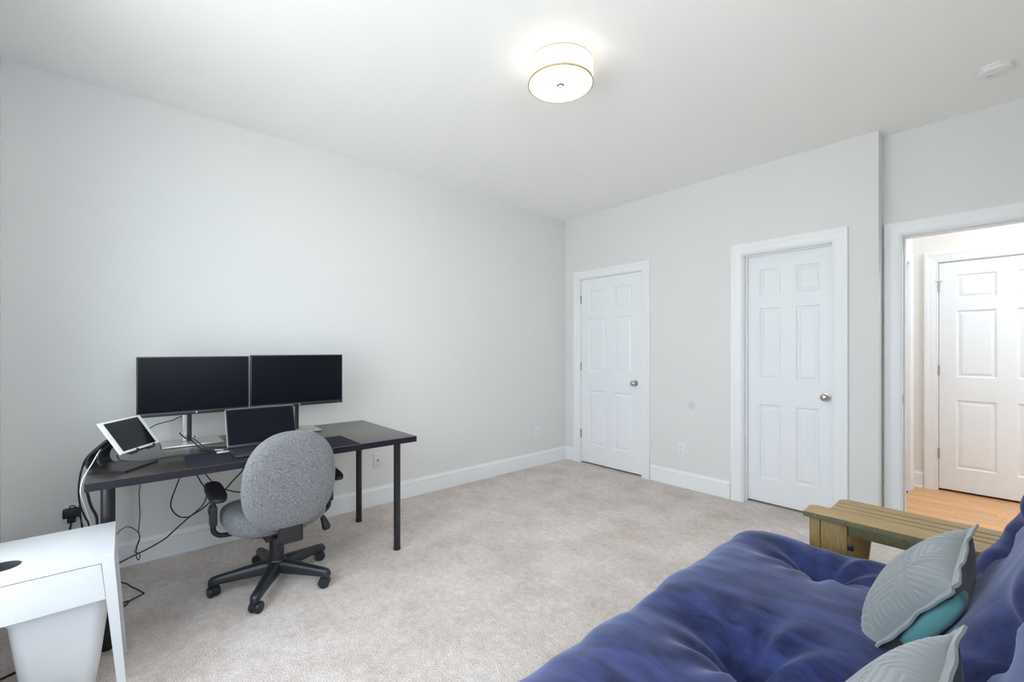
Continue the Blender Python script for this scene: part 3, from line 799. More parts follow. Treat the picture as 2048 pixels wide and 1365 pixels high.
cable('side_cable', 'short black cable swinging behind the chair armrest',
      [(-3.22, 0.32, 0.74), (-3.19, 0.335, 0.62), (-3.12, 0.35, 0.55), (-3.1, 0.387, 0.484), (-3.1, 0.431, 0.436), (-3.1, 0.481, 0.405), (-3.1, 0.544, 0.383), (-3.12, 0.64, 0.39), (-3.2, 0.72, 0.5), (-3.23, 0.74, 0.74)], 0.003)
cable('floor_cord', 'black cord bent on the carpet behind the nightstand legs',
      [(-3.16, -0.02, 0.01), (-3.112, 0.012, 0.008), (-3.059, 0.032, 0.006), (-2.999, 0.057, 0.006), (-2.940, 0.078, 0.006), (-2.934, 0.081, 0.006), (-2.928, 0.076, 0.006), (-2.907, 0.049, 0.006), (-2.889, 0.023, 0.006), (-2.852, 0.008, 0.006), (-2.870, -0.004, 0.006), (-2.894, 0.011, 0.006), (-2.876, 0.022, 0.012)], 0.0032)
cable('carpet_cord', 'black cord lying on the carpet behind the waste bin',
      [(-2.49, -0.42, 0.005), (-2.506, -0.381, 0.005), (-2.525, -0.348, 0.005), (-2.533, -0.334, 0.005), (-2.54, -0.318, 0.005), (-2.559, -0.274, 0.005), (-2.62, -0.16, 0.005)], 0.0045)
cable('monitor_cable', 'thin black cable behind the left monitor stand',
      [(-3.13, 0.05, 0.775), (-3.12, 0.085, 0.800), (-3.12, 0.111, 0.821), (-3.12, 0.137, 0.837), (-3.12, 0.176, 0.847), (-3.12, 0.209, 0.854), (-3.12, 0.234, 0.866), (-3.1, 0.257, 0.882), (-3.085, 0.272, 0.93)], 0.0024)
z = DZ + 0.004
cable('laptop_cable', 'thin black cable crossing the desk from the tablet stand to the laptop',
      [(-2.800, -0.022, z + 0.02), (-2.790, -0.012, z), (-2.735, 0.012, z), (-2.692, 0.055, z), (-2.684, 0.098, z), (-2.698, 0.152, z), (-2.71, 0.211, z), (-2.702, 0.285, z), (-2.675, 0.330, z + 0.004), (-2.635, 0.346, z + 0.008), (-2.622, 0.352, z + 0.007)], 0.0024)
cable('dock_cable', 'black cable pair from the monitor stand to the docking hub',
      [(-3.04, 0.235, 0.79), (-2.98, 0.254, 0.770), (-2.95, 0.269, 0.768), (-2.9, 0.285, 0.755), (-2.84, 0.297, 0.742), (-2.792, 0.308, 0.736)], 0.0034)
cable('data_cable', 'second black cord looping beside the docking hub',
      [(-3.02, 0.262, 0.775), (-2.96, 0.288, 0.765), (-2.90, 0.305, 0.750), (-2.84, 0.318, 0.740), (-2.800, 0.322, 0.736), (-2.776, 0.322, 0.735)], 0.0026)

ad = thing('power_adapter', 'square black power adapter in the upper socket by the nightstand', 'adapter', (XL + 0.0089, -0.208, 0.370), R(90))
box('body', -0.034, 0.034, -0.040, 0, -0.024, 0.024, 'black_plastic', ad, 0.006, 3)
tube('cord', [(-0.006, -0.03, 0.023), (-0.004, -0.034, 0.040), (0.010, -0.036, 0.040), (0.022, -0.042, 0.018), (0.034, -0.050, -0.024), (0.046, -0.06, -0.075), (0.056, -0.08, -0.14), (0.06, -0.1, -0.24), (0.06, -0.12, -0.364)], 0.0026, 'cable_black', ad)
pg = thing('power_plug', 'black power plug in the lower socket by the nightstand', 'plug', (XL + 0.0089, -0.208, 0.3305), R(90))
box('plug_head', -0.017, 0.017, -0.030, 0, -0.014, 0.013, 'black_plastic', pg, 0.005, 3)
tube('cord', [(0.0, -0.024, -0.008), (-0.003, -0.030, -0.03), (-0.006, -0.034, -0.06), (-0.008, -0.04, -0.12), (-0.01, -0.06, -0.2), (-0.01, -0.09, -0.326)], 0.0045, 'cable_black', pg)

# ------------------------------------------------------------------ nightstand and bin
NX0, NX1, NY0, NY1, NZ = -2.440, -2.052, -0.440, -0.022, 0.545
ns = thing('nightstand', 'small white nightstand with one drawer and a round cable hole', 'nightstand', ((NX0 + NX1) / 2, (NY0 + NY1) / 2, 0))
nl = ns.location
a, b_, c, d_ = NX0 - nl.x, NX1 - nl.x, NY0 - nl.y, NY1 - nl.y
# top with a real hole
bm = bmesh.new(); n = 40; hx, hy, hr = -2.172 - nl.x, -0.298 - nl.y, 0.047
def rect_pt(ang):
    dx, dy = math.cos(ang), math.sin(ang)
    t = min([((b_ - hx) / dx) if dx > 1e-9 else 1e9, ((a - hx) / dx) if dx < -1e-9 else 1e9, ((d_ - hy) / dy) if dy > 1e-9 else 1e9, ((c - hy) / dy) if dy < -1e-9 else 1e9])
    return hx + dx * t, hy + dy * t
angs = sorted([2 * math.pi * i / n for i in range(n)] + [math.atan2(q - hy, p - hx) % (2 * math.pi) for p in (a, b_) for q in (c, d_)])
rings = {}
for z in (NZ - 0.022, NZ):
    rings[z] = ([bm.verts.new((hx + hr * math.cos(t), hy + hr * math.sin(t), z)) for t in angs], [bm.verts.new((*rect_pt(t), z)) for t in angs])
k = len(angs)
for i in range(k):
    j = (i + 1) % k
    lo, hi = rings[NZ - 0.022], rings[NZ]
    bm.faces.new((hi[0][i], hi[0][j], hi[1][j], hi[1][i])); bm.faces.new((lo[0][i], lo[1][i], lo[1][j], lo[0][j]))
    bm.faces.new((lo[1][i], hi[1][i], hi[1][j], lo[1][j])); bm.faces.new((lo[0][i], lo[0][j], hi[0][j], hi[0][i]))
from_bm('top_panel', bm, 'white_lacquer', ns, smooth=30)
lathe('hole_liner', [(0.0, 0), (hr + 0.002, 0), (hr + 0.002, 0.002), (0, 0.002)], 'dark_slot', ns, n=32, origin=(hx, hy, NZ - 0.0245))
ring('hole_grommet', hr - 0.0015, hr + 0.0002, NZ - 0.0222, NZ - 0.0006, 'dark_slot', ns).location = (hx, hy, 0)
za, zb = NZ - 0.022 - 0.127, NZ - 0.022
box('side_apron', a + 0.038, b_ - 0.038, d_ - 0.016, d_ - 0.002, za, zb, 'white_lacquer', ns, 0.001)
box('side_apron', a + 0.038, b_ - 0.038, c + 0.002, c + 0.016, za, zb, 'white_lacquer', ns, 0.001)
box('rear_apron', a + 0.002, a + 0.016, c + 0.036, d_ - 0.036, za, zb, 'white_lacquer', ns, 0.001)
V = []
for xx in (b_ - 0.018, b_ - 0.001):
    V += [(xx, c + 0.0345, za + 0.001), (xx, d_ - 0.0222, za + 0.001), (xx, d_ - 0.0342, zb - 0.0025), (xx, c + 0.0345, zb - 0.0025)]
dr = pyd('drawer', V, [(0, 1, 2, 3), (7, 6, 5, 4), (0, 4, 5, 1), (1, 5, 6, 2), (2, 6, 7, 3), (3, 7, 4, 0)], 'white_lacquer', ns, smooth=20)
box('drawer_box', a + 0.03, b_ - 0.018, c + 0.042, d_ - 0.042, za + 0.012, zb - 0.03, 'white_lacquer', dr)
for sx, x in ((1, b_), (-1, a)):
    for sy, y in ((1, d_), (-1, c)):
        V = []
        for zz, off in ((zb, 0.0), (za, 0.009), (0.0, 0.036)):
            w1 = w2 = 0.033 - 0.012 * (1 - zz / zb)
            o = off * (1 if sy > 0 else 0.0)
            for ux, uy in ((0, 0), (-w1 * sx, 0), (-w1 * sx, -w2 * sy), (0, -w2 * sy)):
                V.append((x + ux, y + uy + o * sy, zz))
        F = []
        for q in range(2):
            for e in range(4):
                i0, i1 = q * 4 + e, q * 4 + (e + 1) % 4
                F.append((i0, i1, i1 + 4, i0 + 4))
        F += [(0, 1, 2, 3), (11, 10, 9, 8)]
        pyd('leg', V, F, 'white_lacquer', ns, smooth=20)

bn = thing('waste_bin', 'grey-white plastic waste bin tucked under the nightstand', 'bin', (-2.235, -0.160, 0))
def rrect(hw, hd, r, z, n=6):
    out = []
    for cx, cy, a0 in ((hw - r, hd - r, 0), (-hw + r, hd - r, 90), (-hw + r, -hd + r, 180), (hw - r, -hd + r, 270)):
        for i in range(n + 1):
            t = R(a0 + 90 * i / n); out.append((cx + r * math.cos(t), cy + r * math.sin(t), z))
    return out
lv = [(0.074, 0.076, 0.03, 0.0), (0.078, 0.080, 0.035, 0.004), (0.096, 0.102, 0.04, 0.16), (0.116, 0.124, 0.045, 0.355), (0.121, 0.129, 0.046, 0.357), (0.122, 0.130, 0.046, 0.372), (0.119, 0.127, 0.045, 0.374), (0.1145, 0.1225, 0.044, 0.372), (0.094, 0.100, 0.04, 0.16), (0.076, 0.078, 0.033, 0.008)]
V, F = [], []
for q in lv: V += rrect(*q)
k = 28
for j in range(len(lv) - 1):
    for i in range(k):
        p, q = j * k + i, j * k + (i + 1) % k
        F.append((p, q, q + k, p + k))
F.append(tuple(range(k))[::-1]); F.append(tuple(range((len(lv) - 1) * k, len(lv) * k)))
pyd('bin_body', V, F, 'bin_plastic', bn, smooth=40)
V, F = [], []
for q in ((0.119, 0.127, 0.045, 0.3745), (0.1235, 0.1315, 0.047, 0.3745), (0.1245, 0.1325, 0.047, 0.362), (0.120, 0.128, 0.046, 0.362)): V += rrect(*q)
for j in range(4):
    for i in range(k):
        p, q = j * k + i, j * k + (i + 1) % k
        r2 = ((j + 1) % 4) * k
        F.append((p, q, r2 + (i + 1) % k, r2 + i))
pyd('rim', V, F, 'bin_plastic', bn, smooth=40)

# ------------------------------------------------------------------ office chair
ch = thing('office_chair', 'grey tweed swivel office chair with black armrests and five-star base', 'chair', (-2.614, 0.620, 0))
def superell(name, w, h, t, e, m, parent, loc, rot, nu=72, nv=20, dome=0.0, crown=2.4, egg=0.0, smooth=60):
    """puffy cushion lying in local XZ, thickness along Y"""
    V, F = [], []
    for j in range(nv + 1):
        s = -1 + 2 * j / nv
        a = math.asin(max(-1, min(1, s)))
        rr = max(0.0, 1 - abs(s) ** crown) ** (1 / crown)
    rings_ = []
    prof = []
    for j in range(nv + 1):
        ph = math.pi * j / nv
        cs, sn = math.cos(ph), math.sin(ph)
        prof.append((abs(sn) ** 0.42 if sn > 1e-6 else 0.0, (abs(cs) ** 0.75) * (1 if cs >= 0 else -1)))
    for rr, yy_ in prof:
        for i in range(nu):
            th2 = 2 * math.pi * i / nu
            c2, s2 = math.cos(th2), math.sin(th2)
            x = math.copysign(abs(c2) ** (2 / e), c2) * w / 2 * rr
            zz = math.copysign(abs(s2) ** (2 / e), s2) * h / 2 * rr
            x *= 1 - egg * (zz / (h / 2))
            V.append((x, -yy_ * t / 2 + dome * (1 - (2 * x / w) ** 2), zz))
    for j in range(nv):
        for i in range(nu):
            p, q = j * nu + i, j * nu + (i + 1) % nu
            F.append((p, q, q + nu, p + nu))
    return pyd(name, V, F, m, parent, loc, rot, smooth)
# base
lathe('hub', [(0, 0.066), (0.044, 0.066), (0.050, 0.076), (0.048, 0.122), (0.041, 0.132), (0, 0.132)], 'black_nylon', ch, n=32)
for k in range(5):
    ang = R(40 + 72 * k)
    u = Vector((math.cos(ang), math.sin(ang), 0)); v = Vector((-u.y, u.x, 0))
    V, F = [], []
    st_ = [(0.020, 0.128, 0.070, 0.034), (0.07, 0.126, 0.066, 0.031), (0.14, 0.116, 0.064, 0.026), (0.21, 0.106, 0.062, 0.0225), (0.265, 0.099, 0.060, 0.0205), (0.293, 0.094, 0.057, 0.019), (0.306, 0.080, 0.056, 0.013)]
    for r_, zt, zb_, hw in st_:
        for p_, z_ in ((-hw, zb_), (-hw, (zt + zb_) / 2 + 0.006), (-hw * 0.72, zt - 0.004), (-hw * 0.3, zt), (hw * 0.3, zt), (hw * 0.72, zt - 0.004), (hw, (zt + zb_) / 2 + 0.006), (hw, zb_)):
            V.append(u * r_ + v * p_ + Vector((0, 0, z_)))
    m_ = 8
    for j in range(len(st_) - 1):
        for i in range(m_):
            p, q = j * m_ + i, j * m_ + (i + 1) % m_
            F.append((p, q, q + m_, p + m_))
    F.append(tuple(range(m_))[::-1]); F.append(tuple(range((len(st_) - 1) * m_, len(st_) * m_)))
    bl = pyd('base_leg', V, F, 'black_nylon', ch, smooth=50)
    c0 = u * 0.288
    ca = R(40 + 72 * k + (200, 150, 35, 120, 160)[k])
    w_ = Vector((math.cos(ca), math.sin(ca), 0)); ax = Vector((-w_.y, w_.x, 0))
    cc = c0 + w_ * 0.010 + Vector((0, 0, 0.0265))
    cas = tube('caster', [c0 + Vector((0, 0, 0.040)), c0 + Vector((0, 0, 0.072))], 0.011, 'black_nylon', bl, 12, False)
    for sg in (-1, 1):
        cen = cc + ax * sg * 0.0135
        V, F = tube_geo([cen - ax * 0.0125, cen - ax * 0.0110, cen - ax * 0.0060, cen + ax * 0.0060, cen + ax * 0.0110, cen + ax * 0.0125], 0.0265, 28, False, rfn=lambda s: 0.72 if s in (0, 1) else (1.0 if 0.3 < s < 0.7 else 0.92))
        pyd('wheel', V, F, 'black_nylon', bl, smooth=40)
    V, F = [], []
    for sg in (-1, 1):
        for i in range(13):
            t = R(-20 + 200 * i / 12)
            V.append(cc + ax * sg * 0.018 + w_ * 0.0285 * math.cos(t) + Vector((0, 0, 0.0285 * math.sin(t))))
    F = [(i, i + 1, 14 + i, 13 + i) for i in range(12)] + [tuple(range(13)), tuple(range(13, 26))[::-1]]
    pyd('caster_hood', V, F, 'black_nylon', bl, smooth=40)
lathe('gas_column', [(0, 0.120), (0.0365, 0.120), (0.0355, 0.225), (0.033, 0.231), (0.028, 0.232), (0.028, 0.27), (0, 0.27)], 'black_nylon', ch, n=32)
box('tilt_mechanism', -0.10, 0.10, -0.075, 0.075, 0.262, 0.300, 'black_metal', ch, 0.008)
# seat: facing -x
V, F = [], []
nu, nv = 72, 18
def seat_pt(th2, ph):
    c2, s2 = math.cos(th2), math.sin(th2); e = 2.9
    cs, sn = math.cos(ph), max(0.0, math.sin(ph))
    rr = sn ** 0.45; hh = math.copysign(abs(cs) ** 0.8, cs)
    x = math.copysign(abs(c2) ** (2 / e), c2) * 0.235 * rr
    y = math.copysign(abs(s2) ** (2 / e), s2) * 0.245 * rr
    zz = 0.372 + 0.072 * hh
    zz += (0.018 * (y / 0.245) ** 2 - 0.02 * max(0, -x / 0.235) ** 3) * (1 if hh > 0 else 0.3) + 0.012 * (x / 0.235) * (hh > 0)
    return (x - 0.045, y, zz)
for j in range(nv + 1):
    for i in range(nu): V.append(seat_pt(2 * math.pi * i / nu, math.pi * j / nv))
for j in range(nv):
    for i in range(nu):
        p, q = j * nu + i, j * nu + (i + 1) % nu
        F.append((p, q, q + nu, p + nu))
se = pyd('seat', V, F, 'grey_tweed', ch, smooth=70)
lathe('seat_pan', [(0, 0.296), (0.15, 0.296), (0.20, 0.306), (0.205, 0.318), (0, 0.318)], 'black_plastic', ch, n=40, origin=(-0.045, 0, 0))
rec = R(9)
bk = superell('backrest', 0.425, 0.498, 0.085, 2.4, 'grey_tweed', ch, (0.268, 0.0, 0.610), (0, 0, 0), egg=0.03)
bk.rotation_euler = (Matrix.Rotation(rec, 3, 'Y') @ Matrix.Rotation(R(90), 3, 'Z')).to_euler()
# backrest bracket
V, F = [], []
def plate(name, pts, w0, w1, th, parent):
    V, F = [], []
    n = len(pts)
    for i, (x, z_) in enumerate(pts):
        xa, za_ = pts[max(i - 1, 0)]; xb, zb2 = pts[min(i + 1, n - 1)]
        t = Vector((xb - xa, zb2 - za_)).normalized(); nn = Vector((-t.y, t.x)) * th / 2
        w = w0 + (w1 - w0) * i / (n - 1)
        for yy2, sg in ((-w, 1), (w, 1), (w, -1), (-w, -1)):
            V.append((x + nn.x * sg, yy2, z_ + nn.y * sg))
    for i in range(n - 1):
        for e in range(4):
            p, q = i * 4 + e, i * 4 + (e + 1) % 4
            F.append((p, q, q + 4, p + 4))
    F += [(3, 2, 1, 0), tuple(range((n - 1) * 4, n * 4))]
    return pyd(name, V, F, 'black_plastic', parent, smooth=40)
plate('back_bracket', [(0.06, 0.288), (0.14, 0.286), (0.20, 0.290), (0.232, 0.310), (0.240, 0.345), (0.243, 0.40), (0.245, 0.46)], 0.050, 0.050, 0.030, ch)
box('bracket_cover', 0.150, 0.232, -0.035, 0.070, 0.280, 0.372, 'black_plastic', ch, 0.010)
for s in (-1, 1):
    ar = superell('armrest', 0.080, 0.295, 0.036, 3.0, 'black_rubber', ch, (0.012, s * 0.278, 0.548), (0, 0, 0), nu=40, nv=14)
    ar.rotation_euler = (Matrix.Rotation(R(4), 3, 'Y') @ Matrix.Rotation(R(90), 3, 'Z') @ Matrix.Rotation(R(-90), 3, 'X')).to_euler()
    sp = bmesh.new()
    add_box(sp, -0.048, 0.004, s * 0.283 - 0.010, s * 0.283 + 0.010, 0.375, 0.535, 0.004)
    from_bm('arm_post', sp, 'black_plastic', ch)
    box('arm_sleeve', -0.052, 0.008, s * 0.283 - 0.015, s * 0.283 + 0.015, 0.375, 0.470, 'black_plastic', ch, 0.004)
    box('height_button', -0.038, -0.010, s * 0.300 - 0.004, s * 0.300 + 0.004, 0.435, 0.458, 'black_plastic', ch, 0.003)
    tube('arm_bracket', [(-0.022, s * 0.283, 0.385), (-0.022, s * 0.281, 0.345), (-0.022, s * 0.264, 0.322), (-0.022, s * 0.230, 0.312), (-0.022, s * 0.10, 0.306)], 0.012, 'black_metal', ch, 10)
lev = tube('lever', [(-0.02, 0.05, 0.285), (-0.02, 0.18, 0.288), (-0.015, 0.218, 0.305), (0.0, 0.232, 0.308)], 0.0045, 'black_metal', ch, 8)
tube('lever_paddle', [(-0.002, 0.228, 0.314), (0.004, 0.238, 0.290), (0.010, 0.250, 0.255), (0.014, 0.258, 0.222)], 0.024, 'black_plastic', lev, 14, rfn=lambda s: 0.34 + 0.66 * min(1, s * 1.15) if s < 0.93 else 0.8)

# ------------------------------------------------------------------ futon frame
FY0, FY1 = 0.08, 2.152          # inner faces of the two arms
ff = thing('wooden_futon', 'wooden futon frame with wide slatted tray arms', 'futon frame', (-0.15, (FY0 + FY1) / 2, 0))
fl = ff.location
AZ = 0.575
def fbox(name, x0, x1, y0, y1, z0, z1, m, parent=ff, bev=0.003, seg=2):
    return box(name, x0 - fl.x, x1 - fl.x, y0 - fl.y, y1 - fl.y, z0, z1, m, parent, bev, seg)
def rounded_plank(name, x0, x1, y0, y1, z0, z1, m, r, corners):
    """plank with rounded plan corners at its front (x0) end"""
    pts = []
    def arc(cx, cy, a0, a1):
        for i in range(7):
            t = R(a0 + (a1 - a0) * i / 6); pts.append((cx + r * math.cos(t), cy + r * math.sin(t)))
    if 'lo' in corners: arc(x0 + r, y0 + r, 180, 270)
    else: pts.append((x0, y0))
    pts.append((x1, y0)); pts.append((x1, y1))
    if 'hi' in corners: arc(x0 + r, y1 - r, 90, 180)
    else: pts.append((x0, y1))
    bm = bmesh.new()
    lo = [bm.verts.new((x - fl.x, y - fl.y, z0)) for x, y in pts]; hi = [bm.verts.new((x - fl.x, y - fl.y, z1)) for x, y in pts]
    bm.faces.new(lo[::-1]); top = bm.faces.new(hi)
    n = len(pts)
    for i in range(n): bm.faces.new((lo[i], lo[(i + 1) % n], hi[(i + 1) % n], hi[i]))
    bmesh.ops.bevel(bm, geom=list(top.edges), offset=0.003, segments=2, profile=0.5, affect='EDGES')
    o = from_bm(name, bm, m, ff)
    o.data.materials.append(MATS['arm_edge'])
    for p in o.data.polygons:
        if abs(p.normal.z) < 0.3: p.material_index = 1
    return o
for side in (1, -1):
    f0 = FY1 if side > 0 else FY0
    def yr(a, b): return (f0 + a, f0 + b) if side > 0 else (f0 - b, f0 - a)
    XE = 0.36
    y0, y1 = yr(0.0, 0.110)
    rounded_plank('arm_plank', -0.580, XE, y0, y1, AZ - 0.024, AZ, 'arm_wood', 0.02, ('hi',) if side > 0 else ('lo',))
    for k, (p, q) in enumerate(((0.122, 0.166), (0.178, 0.222), (0.234, 0.296))):
        y0, y1 = yr(p, q)
        cs = () if k < 2 else (('hi',) if side > 0 else ('lo',))
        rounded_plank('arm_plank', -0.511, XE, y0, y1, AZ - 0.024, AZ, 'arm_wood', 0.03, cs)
    y0, y1 = yr(0.06, 0.285)
    fbox('tray_board', -0.495, XE - 0.01, y0, y1, AZ - 0.031, AZ - 0.0245, 'arm_edge')
    y0, y1 = yr(0.014, 0.034)
    fbox('arm_rail', -0.430, XE - 0.02, y0, y1, AZ - 0.066, AZ - 0.0255, 'arm_edge')
    fbox('front_post', -0.562, -0.524, y0, y1, 0, AZ - 0.0255, 'post_wood')
    fbox('front_post', -0.5225, -0.432, y0, y1, 0, AZ - 0.0255, 'post_wood')
    fbox('rear_post', XE - 0.13, XE - 0.02, y0, y1, 0, AZ - 0.0255, 'arm_wood')
    fbox('lower_rail', -0.430, XE - 0.13, y0, y1, 0.10, 0.16, 'arm_wood')
    y0, y1 = yr(0.244, 0.268)
    V = []
    for z_, xo in ((AZ - 0.0255, 0.0), (0.0, -0.055)):
        V += [(-0.475 + xo - fl.x, y0 - fl.y, z_), (-0.385 + xo - fl.x, y0 - fl.y, z_), (-0.385 + xo - fl.x, y1 - fl.y, z_), (-0.475 + xo - fl.x, y1 - fl.y, z_)]
    pyd('outer_leg', V, [(0, 1, 2, 3), (7, 6, 5, 4), (0, 4, 5, 1), (1, 5, 6, 2), (2, 6, 7, 3), (3, 7, 4, 0)], 'arm_wood', ff, smooth=20)
    fbox('outer_leg', XE - 0.12, XE - 0.03, y0, y1, 0, AZ - 0.0255, 'arm_wood')
    y0, y1 = yr(0.036, 0.242)
    fbox('cross_block', -0.425, -0.395, y0, y1, AZ - 0.075, AZ - 0.0255, 'arm_edge')
    y0, y1 = yr(0.014, 0.036)
    fbox('bolt_cap', -0.4315, -0.412, y0 + (0 if side > 0 else 0.012), y1 - (0.012 if side > 0 else 0), AZ - 0.125, AZ - 0.10, 'black_metal')
fbox('front_rail', -0.745, -0.715, FY0 + 0.02, FY1 - 0.02, 0.205, 0.285, 'arm_wood')
fbox('rear_rail', -0.02, 0.01, FY0 + 0.02, FY1 - 0.02, 0.205, 0.285, 'arm_wood')
for k in range(9):
    yk = FY0 + 0.12 + k * (FY1 - FY0 - 0.24) / 8
    fbox('deck_slat', -0.715, -0.02, yk - 0.035, yk + 0.035, 0.268, 0.284, 'arm_wood')
fbox('side_rail', -0.70, 0.20, FY0 + 0.0, FY0 + 0.02, 0.215, 0.275, 'arm_wood')
fbox('side_rail', -0.70, 0.20, FY1 - 0.02, FY1, 0.215, 0.275, 'arm_wood')
lean = R(25.6)
for k in range(9):
    yk = FY0 + 0.12 + k * (FY1 - FY0 - 0.24) / 8
    s_ = box('back_slat', -0.009, 0.009, -0.035, 0.035, 0, 0.62, 'arm_wood', ff, 0.003, 2, loc=(0.055 - fl.x, yk - fl.y, 0.28), rot=(0, lean, 0))
for h_ in (0.03, 0.60):
    box('back_rail', 0.010, 0.034, FY0 + 0.03 - fl.y, FY1 - 0.03 - fl.y, h_ - 0.03, h_ + 0.03, 'arm_wood', ff, 0.003, 2, loc=(0.055 - fl.x, 0, 0.28), rot=(0, lean, 0))

# ------------------------------------------------------------------ futon mattress
fm = thing('futon_mattress', 'navy suede tufted futon mattress folded into seat and back', 'futon mattress', (-0.45, 1.12, 0.285))
ml = fm.location
def sgnpow(v, p): return math.copysign(abs(v) ** p, v)
def mattress(name, w, l, T, buttons, nx, ny, seed, loc, rot, depth=0.130, waves=0.014):
    """w along local x, l along local y, thickness along z, centred"""
    V, F = [], []
    idx = {}
    def height(x, y, side):
        u, v = 2 * x / w, 2 * y / l
        pr = (max(0, 1 - abs(u) ** 5) ** 0.42) * (max(0, 1 - abs(v) ** 11) ** 0.42)
        zz = side * T / 2 * pr
        if side > 0:
            dip = 0.0
            for bx, by in buttons:
                dx, dy = x - bx, y - by
                r = math.hypot(dx, dy)
                dip = max(dip, depth * math.exp(-(r / 0.058) ** 1.0))
                # folds running out from the tuft
                th2 = math.atan2(dy, dx)
                dip += 0.010 * math.sin(th2 * 9 + bx * 20 + by * 3) * math.exp(-((r - 0.10) / 0.09) ** 2)
                valley = math.exp(-(dy / 0.085) ** 2) * math.exp(-(abs(dx) / 0.30) ** 2.0)
                dip += 0.038 * valley
                dip += 0.010 * math.exp(-(dx / 0.07) ** 2) * math.exp(-(dy / 0.28) ** 2)
            zz -= dip * min(1, pr * 1.2)
            q = Vector((x * 3.2 + seed, y * 3.2, 0.3 * seed))
            zz += waves * mnoise.noise(q) * pr
            q = Vector((x * 4 + seed * 3, y * 17, seed))
            zz += 0.0080 * mnoise.noise(q) * pr * max(0, abs(u) - 0.25)
            q = Vector((x * 13, y * 13, seed + 4)); zz += 0.0022 * mnoise.noise(q) * pr
        return zz
    S_ = lambda t: math.sin(math.pi / 2 * t) * 0.55 + t * 0.45
    for side in (1, -1):
        for i in range(nx + 1):
            for j in range(ny + 1):
                edge = i in (0, nx) or j in (0, ny)
                if side < 0 and edge:
                    idx[i, j, side] = idx[i, j, 1]; continue
                u = S_(-1 + 2 * i / nx); v = S_(-1 + 2 * j / ny)
                # rounded plan corners
                x, y = u * w / 2, v * l / 2
                rc = 0.09
                ax_, ay_ = abs(x) - (w / 2 - rc), abs(y) - (l / 2 - rc)
                if ax_ > 0 and ay_ > 0:
                    k_ = max(ax_, ay_) / math.hypot(ax_, ay_)
                    x2 = math.copysign(w / 2 - rc + ax_ * k_, x); y2 = math.copysign(l / 2 - rc + ay_ * k_, y)
                else: x2, y2 = x, y
                # scalloped edge between tufts
                ed = max(0.0, abs(u) - 0.75) / 0.25
                x2 += math.copysign(0.010 * math.sin(y * 9.1 + seed) + 0.006 * math.sin(y * 23 + seed * 2), x) * ed
                zz = height(x, y, side)
                if edge: zz = 0.006 * math.sin(y * 12 + seed)
                idx[i, j, side] = len(V); V.append((x2, y2, zz))
        for i in range(nx):
            for j in range(ny):
                q = (idx[i, j, side], idx[i + 1, j, side], idx[i + 1, j + 1, side], idx[i, j + 1, side])
                F.append(q if side > 0 else q[::-1])
    o = pyd(name, V, F, 'navy_suede', fm, loc, rot, smooth=0)
    o.data.shade_smooth()
    edge = [V[idx[i, 0, 1]] for i in range(nx + 1)] + [V[idx[nx, j, 1]] for j in range(1, ny + 1)] + [V[idx[i, ny, 1]] for i in range(nx - 1, -1, -1)] + [V[idx[0, j, 1]] for j in range(ny - 1, -1, -1)]
    tube('piping', edge[::2] + [edge[0]], 0.0055, 'piping_navy', o, 6, False)
    for bx, by in buttons:
        zz = height(bx, by, 1)
        lathe('tuft_button', [(0, 0), (0.011, 0.001), (0.013, 0.004), (0.009, 0.008), (0, 0.009)], 'navy_suede', o, n=14, origin=(bx, by, zz + 0.001))
    return o
SW, SL = 0.70, 2.04
cxs, cys, czs = -0.452, 1.107, 0.392
btn = [(-0.452 - cxs + 0.002, y - cys) for y in (1.885, 1.20, 0.515)]
mattress('seat_section', SW, SL, 0.215, btn, 72, 200, 1.7, (cxs - ml.x, cys - ml.y, czs - ml.z), (0, 0, 0))
bw, bt = 0.66, 0.20
nrm = Vector((-math.cos(lean), 0, math.sin(lean))); sl = Vector((math.sin(lean), 0, math.cos(lean)))
fc = Vector((-0.178, 0, 0.42)) + sl * 0.32 - nrm * bt / 2
bo = mattress('back_section', bw, SL, bt, [(0.02, y - cys) for y in (1.885, 1.20, 0.515)], 56, 150, 5.2,
              (fc.x - ml.x, cys - ml.y, fc.z - ml.z), (0, 0, 0), depth=0.09)
Mb = Matrix((-sl, Vector((0, 1, 0)), nrm)).transposed()
if Mb.determinant() < 0: Mb = Matrix((sl, Vector((0, 1, 0)), nrm)).transposed()
bo.rotation_euler = Mb.to_euler()

